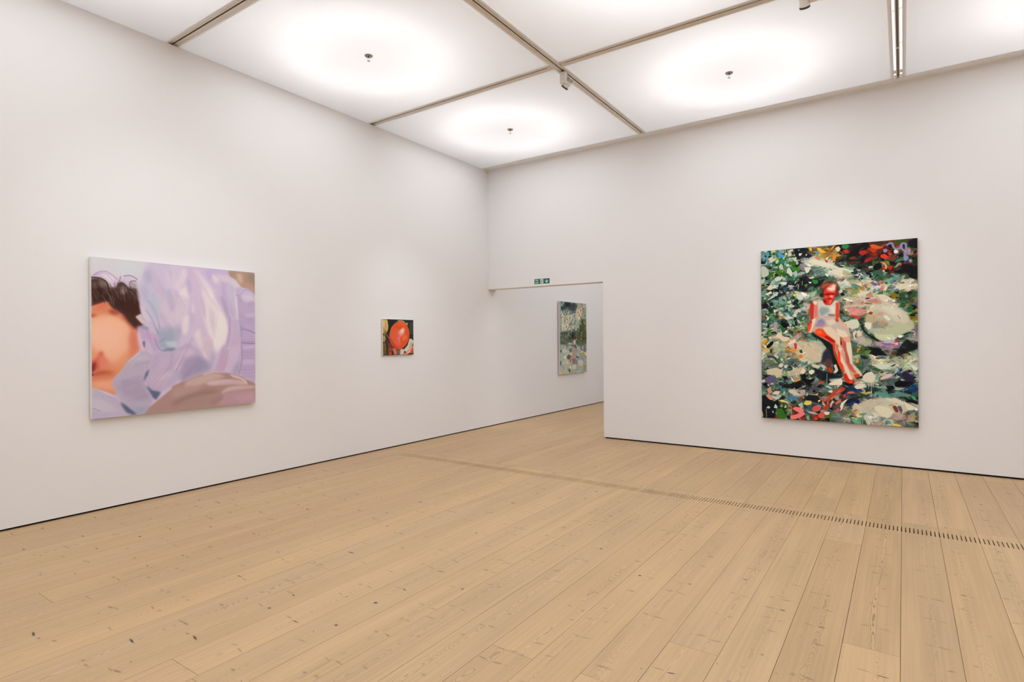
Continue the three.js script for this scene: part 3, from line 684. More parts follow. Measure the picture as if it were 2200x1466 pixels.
['S','#7d689a',0.19,0.8,1.44,[807,327,810,453,781,565]],
['S','#7d689a',0.33,0.8,1.44,[809,332,812,453,784,565]],
['S','#7d689a',0.47,0.8,1.44,[812,338,814,453,788,565]],
['S','#7d689a',0.26,0.8,1.44,[815,343,816,453,791,565]],
['S','#7d689a',0.4,0.8,1.44,[817,349,818,453,794,565]],
['S','#7d689a',0.19,0.8,1.44,[820,354,820,453,798,565]],
['S','#7d689a',0.33,0.8,1.44,[823,360,822,453,801,565]],
['S','#6f5a8c',0.23,0.8,1.62,[765,538,741,638,698,735]],
['S','#6f5a8c',0.4,0.8,1.62,[771,546,748,642,707,736]],
['S','#6f5a8c',0.57,0.8,1.62,[776,553,755,646,716,737]],
['S','#6f5a8c',0.31,0.8,1.62,[782,560,762,651,725,738]],
['S','#6f5a8c',0.48,0.8,1.62,[787,568,769,655,735,739]],
['S','#6f5a8c',0.23,0.8,1.62,[793,575,776,660,744,740]],
['S','#6f5a8c',0.4,0.8,1.62,[798,583,782,664,753,741]],
['S','#6f5a8c',0.57,0.8,1.62,[803,590,789,668,763,742]],
['S','#6f5a8c',0.31,0.8,1.62,[809,598,796,673,772,743]],
['S','#6f5a8c',0.19,0.8,1.44,[887,586,870,642,845,726]],
['S','#6f5a8c',0.33,0.8,1.44,[888,599,874,650,853,729]],
['S','#6f5a8c',0.47,0.8,1.44,[890,612,878,659,861,732]],
['S','#6f5a8c',0.26,0.8,1.44,[891,625,882,668,869,735]],
['S','#6a5a98',0.11,0.8,1.62,[877,239,935,270,1000,276]],
['S','#6a5a98',0.2,0.8,1.62,[878,227,935,254,1000,260]],
['S','#6a5a98',0.28,0.8,1.62,[879,215,936,239,1000,244]],
['S','#6a5a98',0.16,0.8,1.62,[879,203,936,223,1000,228]],
['S','#6a5a98',0.24,0.8,1.62,[880,190,936,208,1000,213]],
['S','#6a5a98',0.11,0.8,1.62,[881,178,936,192,1000,197]],
['S','#6a5098',0.21,0.8,1.8,[876,303,926,335,999,350]],
['S','#6a5098',0.37,0.8,1.8,[877,319,928,346,999,360]],
['S','#6a5098',0.52,0.8,1.8,[878,335,930,358,999,370]],
['S','#6a5098',0.29,0.8,1.8,[879,351,931,369,999,379]],
['S','#6a5098',0.44,0.8,1.8,[879,368,933,380,999,389]],
['S','#6a5098',0.21,0.8,1.8,[880,384,935,391,999,399]],
['S','#6a4f98',0.23,0.8,1.98,[892,418,934,430,999,460]],
['S','#6a4f98',0.4,0.8,1.98,[892,424,936,433,999,462]],
['S','#6a4f98',0.57,0.8,1.98,[892,431,939,437,999,464]],
['S','#6a4f98',0.31,0.8,1.98,[892,437,941,440,999,467]],
['S','#6a4f98',0.48,0.8,1.98,[892,444,943,443,999,469]],
['S','#5d4a94',0.28,0.8,2.16,[896,512,947,512,998,510]],
['S','#5d4a94',0.5,0.8,2.16,[897,525,947,530,998,527]],
['S','#5d4a94',0.71,0.8,2.16,[898,538,946,547,998,543]],
['S','#63509a',0.28,0.8,1.98,[898,531,947,531,998,531]],
['S','#63509a',0.5,0.8,1.98,[898,535,946,538,998,537]],
['S','#63509a',0.71,0.8,1.98,[898,539,946,544,998,542]],
['S','#63509a',0.39,0.8,1.98,[898,544,946,551,998,547]],
['S','#63509a',0.23,0.8,1.98,[902,591,950,594,998,584]],
['S','#63509a',0.4,0.8,1.98,[901,602,950,604,998,595]],
['S','#63509a',0.57,0.8,1.98,[901,612,949,615,998,606]],
['S','#63509a',0.31,0.8,1.98,[900,623,948,625,998,617]],
['S','#63509a',0.48,0.8,1.98,[900,634,947,636,998,628]],
['S','#63509a',0.23,0.8,1.98,[900,645,946,646,998,639]],
['S','#63509a',0.4,0.8,1.98,[899,655,946,657,998,650]],
['S','#63509a',0.23,0.8,1.98,[901,711,945,717,997,713]],
['S','#63509a',0.4,0.8,1.98,[899,725,945,731,997,727]],
['S','#63509a',0.57,0.8,1.98,[897,738,945,745,997,740]],
['S','#63509a',0.31,0.8,1.98,[895,752,945,759,997,754]],
['S','#63509a',0.48,0.8,1.98,[894,765,945,772,997,767]],
['S','#63509a',0.23,0.8,1.98,[892,779,945,786,997,781]],
['S','#63509a',0.4,0.8,1.98,[890,792,945,800,997,794]],
['S','#6b5f8c',0.17,0.8,1.44,[303,430,315,523,361,580]],
['S','#6b5f8c',0.3,0.8,1.44,[299,429,309,533,354,587]],
['S','#6b5f8c',0.43,0.8,1.44,[295,427,302,542,347,594]],
['S','#6b5f8c',0.24,0.8,1.44,[291,426,296,552,341,601]],
['S','#6b5f8c',0.36,0.8,1.44,[287,424,289,562,334,607]],
['S','#6b5f8c',0.17,0.8,1.44,[283,423,283,571,328,614]],
['S','#6b5f8c',0.15,0.8,1.35,[348,519,381,508,415,496]],
['S','#6b5f8c',0.27,0.8,1.35,[348,525,380,513,408,496]],
['S','#6b5f8c',0.38,0.8,1.35,[348,531,380,519,401,496]],
['S','#6b5f8c',0.21,0.8,1.35,[348,538,379,524,394,496]],
['S','#6b5f8c',0.32,0.8,1.35,[348,544,378,529,388,496]],
['S','#6b5f8c',0.15,0.8,1.35,[348,550,378,535,381,496]],
['S','#6f6090',0.17,0.8,1.53,[554,496,514,575,460,680]],
['S','#6f6090',0.3,0.8,1.53,[536,513,502,588,450,689]],
['S','#6f6090',0.43,0.8,1.53,[520,529,491,600,440,698]],
['S','#6f6090',0.24,0.8,1.53,[503,545,480,612,430,707]],
['S','#6f6090',0.36,0.8,1.53,[486,562,469,624,420,716]],
['S','#6f6090',0.17,0.8,1.53,[469,577,458,636,410,725]],
['S','#6f6090',0.3,0.8,1.53,[453,593,447,648,400,734]],
['S','#6f6090',0.43,0.8,1.53,[437,609,436,660,390,742]],
['S','#5f4f84',0.23,0.8,1.8,[575,504,528,607,460,731]],
['S','#5f4f84',0.4,0.8,1.8,[566,500,517,611,458,731]],
['S','#5f4f84',0.57,0.8,1.8,[557,496,506,615,457,731]],
['S','#5a4a80',0.25,0.8,1.8,[615,600,552,696,477,810]],
['S','#5a4a80',0.43,0.8,1.8,[621,609,558,705,489,805]],
['S','#5a4a80',0.62,0.8,1.8,[628,618,564,715,502,800]],
['S','#5a4a80',0.34,0.8,1.8,[634,627,570,725,514,795]],
['S','#5a4a80',0.52,0.8,1.8,[640,637,576,734,527,790]],
['S','#5a4a80',0.25,0.8,1.8,[646,646,582,744,539,785]],
['S','#5a4a80',0.43,0.8,1.8,[652,655,589,754,552,779]],
['S','#7d6a98',0.15,0.8,1.44,[646,509,630,561,623,590]],
['S','#7d6a98',0.27,0.8,1.44,[655,518,639,571,629,601]],
['S','#7d6a98',0.38,0.8,1.44,[664,527,648,581,635,613]],
['S','#7d6a98',0.21,0.8,1.44,[673,536,657,591,641,624]],
['S','#7d6a98',0.32,0.8,1.44,[682,545,666,601,646,636]],
['S','#7d6a98',0.15,0.8,1.44,[691,554,675,611,652,647]],
['S','#6b5a88',0.23,0.8,1.71,[435,609,414,674,301,783,294,820]],
['S','#6b5a88',0.4,0.8,1.71,[435,633,407,700,313,798,304,830]],
['S','#6b5a88',0.57,0.8,1.71,[435,657,400,726,325,814,315,839]],
['S','#6b5a88',0.31,0.8,1.71,[435,681,393,752,337,831,325,849]],
['S','#6b5a88',0.48,0.8,1.71,[436,705,386,778,350,847,335,859]],
['S','#6b5a88',0.23,0.8,1.71,[436,729,379,803,362,863,346,869]],
['S','#75648f',0.21,0.8,1.53,[308,628,334,622,357,599]],
['S','#75648f',0.37,0.8,1.53,[306,647,334,638,357,615]],
['S','#75648f',0.52,0.8,1.53,[305,666,334,654,357,630]],
['S','#75648f',0.29,0.8,1.53,[303,685,334,670,357,645]],
['S','#75648f',0.44,0.8,1.53,[301,704,334,686,357,660]],
['S','#75648f',0.19,0.8,1.53,[225,659,263,653,301,647]],
['S','#75648f',0.33,0.8,1.53,[223,665,261,659,301,652]],
['S','#75648f',0.47,0.8,1.53,[222,671,258,665,301,656]],
['S','#75648f',0.26,0.8,1.53,[220,677,255,671,301,661]],
['S','#75648f',0.4,0.8,1.53,[218,682,253,677,301,665]],
['S','#75648f',0.19,0.8,1.53,[216,688,250,682,301,670]],
['S','#75648f',0.21,0.8,1.62,[145,772,206,750,275,736]],
['S','#75648f',0.37,0.8,1.62,[147,778,208,757,274,744]],
['S','#75648f',0.52,0.8,1.62,[149,784,210,764,273,752]],
['S','#75648f',0.29,0.8,1.62,[151,791,212,771,272,760]],
['S','#75648f',0.44,0.8,1.62,[153,797,214,778,271,768]],
['S','#75648f',0.21,0.8,1.62,[155,803,216,785,270,776]],
['S','#75648f',0.37,0.8,1.62,[157,809,218,792,269,784]],
['S','#75648f',0.17,0.8,1.35,[110,773,119,774,128,771]],
['S','#75648f',0.3,0.8,1.35,[111,782,122,783,132,779]],
['S','#75648f',0.43,0.8,1.35,[113,792,125,792,135,787]],
['S','#75648f',0.24,0.8,1.35,[114,801,127,802,139,795]],
['S','#75648f',0.36,0.8,1.35,[116,810,130,811,143,803]],
['S','#75648f',0.17,0.8,1.35,[117,819,133,820,147,812]],
['S','#75648f',0.3,0.8,1.35,[118,828,136,829,151,820]],
['S','#75648f',0.21,0.8,1.62,[169,898,237,878,297,858]],
['S','#75648f',0.37,0.8,1.62,[175,905,242,886,299,868]],
['S','#75648f',0.52,0.8,1.62,[181,912,247,893,301,878]],
['S','#75648f',0.29,0.8,1.62,[187,920,252,900,303,888]],
['S','#75648f',0.44,0.8,1.62,[193,927,257,908,305,898]],
['S','#75648f',0.21,0.8,1.62,[199,934,263,915,308,909]],
['S','#75648f',0.37,0.8,1.62,[205,942,268,922,310,919]],
['S','#86769e',0.19,0.8,1.35,[18,841,35,835,52,844]],
['S','#86769e',0.33,0.8,1.35,[15,852,34,844,56,855]],
['S','#86769e',0.47,0.8,1.35,[12,863,34,853,60,866]],
['S','#86769e',0.26,0.8,1.35,[9,874,34,862,64,877]],
['S','#86769e',0.4,0.8,1.35,[6,885,34,871,69,888]],
['S','#6f5f92',0.7,1,2.5,[5,934,20,943,42,956]],
['S','#7f719e',0.11,0.8,1.17,[279,30,298,69,324,123,350,174]],
['S','#7f719e',0.2,0.8,1.17,[277,42,296,84,321,139,346,187]],
['S','#7f719e',0.28,0.8,1.17,[275,55,294,98,319,154,343,200]],
['S','#7f719e',0.16,0.8,1.17,[273,68,291,113,317,169,340,213]],
['S','#7f719e',0.24,0.8,1.17,[270,81,289,128,315,184,336,226]],
['S','#7f719e',0.11,0.8,1.17,[268,93,287,142,312,200,333,239]],
['S','#7f719e',0.2,0.8,1.17,[266,106,285,157,310,215,330,252]],
['S','#7f719e',0.11,0.8,1.17,[405,201,423,262,438,315]],
['S','#7f719e',0.19,0.8,1.17,[398,209,417,269,434,325]],
['S','#7f719e',0.27,0.8,1.17,[392,217,410,275,431,335]],
['S','#7f719e',0.15,0.8,1.17,[385,225,404,282,427,345]],
['S','#7f719e',0.23,0.8,1.17,[379,233,398,289,423,355]],
['S','#7f719e',0.11,0.8,1.17,[372,241,392,295,419,364]],
['S','#7f719e',0.19,0.8,1.17,[366,250,385,302,415,374]],
['S','#7f719e',0.11,0.8,1.17,[440,36,460,89,484,150]],
['S','#7f719e',0.2,0.8,1.17,[446,34,467,87,490,147]],
['S','#7f719e',0.28,0.8,1.17,[452,31,473,86,495,144]],
['S','#7f719e',0.16,0.8,1.17,[458,28,480,84,501,142]],
['S','#7f719e',0.24,0.8,1.17,[464,25,486,82,507,139]],
['S','#7f719e',0.11,0.8,1.17,[470,22,493,80,512,136]],
['S','#7f719e',0.2,0.8,1.17,[476,19,499,79,518,133]],
['S','#7f719e',0.28,0.8,1.17,[482,16,506,77,523,131]],
['S','#7f719e',0.1,0.8,1.17,[439,157,453,207,470,260]],
['S','#7f719e',0.17,0.8,1.17,[445,162,458,211,477,266]],
['S','#7f719e',0.25,0.8,1.17,[450,166,464,215,484,271]],
['S','#7f719e',0.14,0.8,1.17,[455,171,469,219,491,276]],
['S','#7f719e',0.21,0.8,1.17,[461,175,474,223,498,281]],
['S','#7f719e',0.1,0.8,1.17,[466,180,480,227,505,287]],
['S','#7f719e',0.17,0.8,1.17,[472,185,485,231,512,292]],
['S','#7f719e',0.25,0.8,1.17,[477,189,491,236,519,297]],
['S','#7f719e',0.1,0.8,1.17,[625,130,632,227,639,333]],
['S','#7f719e',0.17,0.8,1.17,[632,131,639,222,644,326]],
['S','#7f719e',0.25,0.8,1.17,[638,132,645,216,649,319]],
['S','#7f719e',0.14,0.8,1.17,[644,133,651,210,654,312]],
['S','#7f719e',0.21,0.8,1.17,[650,134,658,204,660,305]],
['S','#7f719e',0.1,0.8,1.17,[657,135,664,198,665,298]],
['S','#7f719e',0.17,0.8,1.17,[663,136,670,192,670,291]],
['S','#7f719e',0.1,0.8,1.17,[755,245,771,311,782,369]],
['S','#7f719e',0.17,0.8,1.17,[765,240,779,314,789,376]],
['S','#7f719e',0.25,0.8,1.17,[774,234,788,317,795,382]],
['S','#7f719e',0.14,0.8,1.17,[784,228,797,320,801,389]],
['S','#7f719e',0.21,0.8,1.17,[794,223,806,323,808,396]],
['S','#7f719e',0.1,0.8,1.17,[803,217,815,326,814,402]],
['S','#7f719e',0.11,0.8,1.17,[836,105,852,214,868,324]],
['S','#7f719e',0.2,0.8,1.17,[832,108,847,216,862,328]],
['S','#7f719e',0.28,0.8,1.17,[828,111,842,217,856,332]],
['S','#7f719e',0.16,0.8,1.17,[824,113,836,219,850,336]],
['S','#7f719e',0.24,0.8,1.17,[820,116,831,220,844,340]],
['S','#7f719e',0.11,0.8,1.17,[816,119,826,222,838,344]],
['S','#7f719e',0.2,0.8,1.17,[812,122,821,223,833,347]],
['S','#7f719e',0.28,0.8,1.17,[808,124,815,225,827,351]],
['S','#7f719e',0.11,0.8,1.17,[831,368,834,470,821,565]],
['S','#7f719e',0.2,0.8,1.17,[838,368,841,470,829,565]],
['S','#7f719e',0.28,0.8,1.17,[845,368,848,470,838,565]],
['S','#7f719e',0.16,0.8,1.17,[852,368,855,470,846,566]],
['S','#7f719e',0.24,0.8,1.17,[859,367,862,470,854,566]],
['S','#7f719e',0.11,0.8,1.17,[866,367,869,469,862,566]],
['S','#7f719e',0.2,0.8,1.17,[873,367,876,469,871,566]],
['S','#7f719e',0.28,0.8,1.17,[880,367,884,469,879,566]],
['S','#7f719e',0.11,0.8,1.17,[814,513,809,606,784,714]],
['S','#7f719e',0.2,0.8,1.17,[823,515,818,608,792,718]],
['S','#7f719e',0.28,0.8,1.17,[832,516,826,609,800,721]],
['S','#7f719e',0.16,0.8,1.17,[842,518,835,611,808,724]],
['S','#7f719e',0.24,0.8,1.17,[852,519,844,612,816,727]],
['S','#7f719e',0.11,0.8,1.17,[861,521,853,614,824,730]],
['S','#7f719e',0.2,0.8,1.17,[871,522,862,616,833,734]],
['S','#7f719e',0.11,0.8,1.17,[661,521,668,578,653,635]],
['S','#7f719e',0.19,0.8,1.17,[668,519,675,578,659,638]],
['S','#7f719e',0.27,0.8,1.17,[676,518,682,578,665,642]],
['S','#7f719e',0.15,0.8,1.17,[684,516,689,579,671,645]],
['S','#7f719e',0.23,0.8,1.17,[691,514,696,579,677,649]],
['S','#7f719e',0.11,0.8,1.17,[699,513,702,579,683,652]],
['S','#7f719e',0.11,0.8,1.17,[541,217,547,304,543,400]],
['S','#7f719e',0.2,0.8,1.17,[546,223,552,309,548,404]],
['S','#7f719e',0.28,0.8,1.17,[551,229,557,314,553,407]],
['S','#7f719e',0.16,0.8,1.17,[557,236,562,319,558,411]],
['S','#7f719e',0.24,0.8,1.17,[562,242,567,325,562,415]],
['S','#7f719e',0.11,0.8,1.17,[568,248,571,330,567,419]],
['S','#7f719e',0.2,0.8,1.17,[573,255,576,335,572,423]],
['S','#7f719e',0.11,0.8,1.17,[472,409,483,456,475,511]],
['S','#7f719e',0.19,0.8,1.17,[483,408,491,456,484,511]],
['S','#7f719e',0.27,0.8,1.17,[493,406,500,456,493,511]],
['S','#7f719e',0.15,0.8,1.17,[504,404,509,456,502,511]],
['S','#7f719e',0.23,0.8,1.17,[515,403,518,456,510,511]],
['S','#7f719e',0.11,0.8,1.17,[525,401,527,456,519,511]],
['S','#7f719e',0.19,0.8,1.17,[536,400,536,455,528,511]],
['S','#7f719e',0.11,0.8,1.17,[360,611,340,656,314,708]],
['S','#7f719e',0.2,0.8,1.17,[372,611,350,659,322,713]],
['S','#7f719e',0.28,0.8,1.17,[383,612,360,662,329,719]],
['S','#7f719e',0.16,0.8,1.17,[394,612,370,665,337,724]],
['S','#7f719e',0.24,0.8,1.17,[405,612,380,668,344,730]],
['S','#7f719e',0.11,0.8,1.17,[416,612,390,671,352,735]],
['S','#7f719e',0.2,0.8,1.17,[428,613,400,674,360,741]],
['S','#7f719e',0.11,0.8,1.17,[450,613,436,660,413,744]],
['S','#7f719e',0.2,0.8,1.17,[460,616,443,664,419,744]],
['S','#7f719e',0.28,0.8,1.17,[469,618,450,668,425,744]],
['S','#7f719e',0.16,0.8,1.17,[478,620,457,672,431,745]],
['S','#7f719e',0.24,0.8,1.17,[487,622,464,676,437,745]],
['S','#7f719e',0.11,0.8,1.17,[497,624,471,680,444,745]],
['S','#7f719e',0.2,0.8,1.17,[506,627,478,685,450,746]],
['S','#7f719e',0.11,0.8,1.17,[528,623,499,686,457,754]],
['S','#7f719e',0.2,0.8,1.17,[539,624,509,686,466,753]],
['S','#7f719e',0.28,0.8,1.17,[551,626,519,686,476,752]],
['S','#7f719e',0.16,0.8,1.17,[562,627,529,687,486,751]],
['S','#7f719e',0.24,0.8,1.17,[574,628,539,687,496,750]],
['S','#7f719e',0.11,0.8,1.17,[586,629,549,688,506,749]],
['S','#7f719e',0.11,0.8,1.17,[164,700,213,688,269,683]],
['S','#7f719e',0.19,0.8,1.17,[161,708,210,694,269,688]],
['S','#7f719e',0.27,0.8,1.17,[159,715,207,701,269,692]],
['S','#7f719e',0.15,0.8,1.17,[156,722,205,707,269,696]],
['S','#7f719e',0.23,0.8,1.17,[153,729,202,713,269,700]],
['S','#7f719e',0.11,0.8,1.17,[151,736,199,719,269,705]],
['S','#7f719e',0.19,0.8,1.17,[148,743,197,725,269,709]],
['S','#7f719e',0.27,0.8,1.17,[146,750,194,731,269,713]],
['S','#7f719e',0.11,0.8,1.17,[145,841,212,828,281,819]],
['S','#7f719e',0.19,0.8,1.17,[148,847,214,834,283,823]],
['S','#7f719e',0.27,0.8,1.17,[150,853,216,839,284,827]],
['S','#7f719e',0.15,0.8,1.17,[153,859,217,844,285,832]],
['S','#7f719e',0.23,0.8,1.17,[155,865,219,850,287,836]],
['S','#7f719e',0.11,0.8,1.17,[158,871,221,855,288,841]],
['S','#7f719e',0.19,0.8,1.17,[160,877,223,861,289,845]],
['S','#7f719e',0.27,0.8,1.17,[163,883,224,866,291,849]],
['S','#7f719e',0.1,0.8,1.17,[57,851,80,875,109,899]],
['S','#7f719e',0.17,0.8,1.17,[48,860,75,883,110,910]],
['S','#7f719e',0.24,0.8,1.17,[38,869,70,891,111,921]],
['S','#7f719e',0.13,0.8,1.17,[29,877,66,898,112,932]],
['S','#7f719e',0.2,0.8,1.17,[19,886,61,906,113,943]],
['S','#7f719e',0.1,0.8,1.17,[10,894,56,914,114,954]],
['S','#7f719e',0.17,0.8,1.17,[1,902,51,922,115,964]],
['S','#7f719e',0.11,0.8,1.17,[764,32,804,49,853,70]],
['S','#7f719e',0.2,0.8,1.17,[756,36,798,53,848,74]],
['S','#7f719e',0.28,0.8,1.17,[749,40,791,57,843,77]],
['S','#7f719e',0.16,0.8,1.17,[741,44,785,61,838,81]],
['S','#7f719e',0.24,0.8,1.17,[733,48,779,65,833,85]],
['S','#7f719e',0.11,0.8,1.17,[725,52,772,69,828,89]],
['S','#7f719e',0.11,0.8,1.17,[865,180,915,202,996,232]],
['S','#7f719e',0.2,0.8,1.17,[865,186,917,211,996,237]],
['S','#7f719e',0.28,0.8,1.17,[866,193,920,219,996,243]],
['S','#7f719e',0.16,0.8,1.17,[867,200,922,228,996,248]],
['S','#7f719e',0.24,0.8,1.17,[868,207,925,236,996,253]],
['S','#7f719e',0.11,0.8,1.17,[869,213,927,245,996,259]],
];
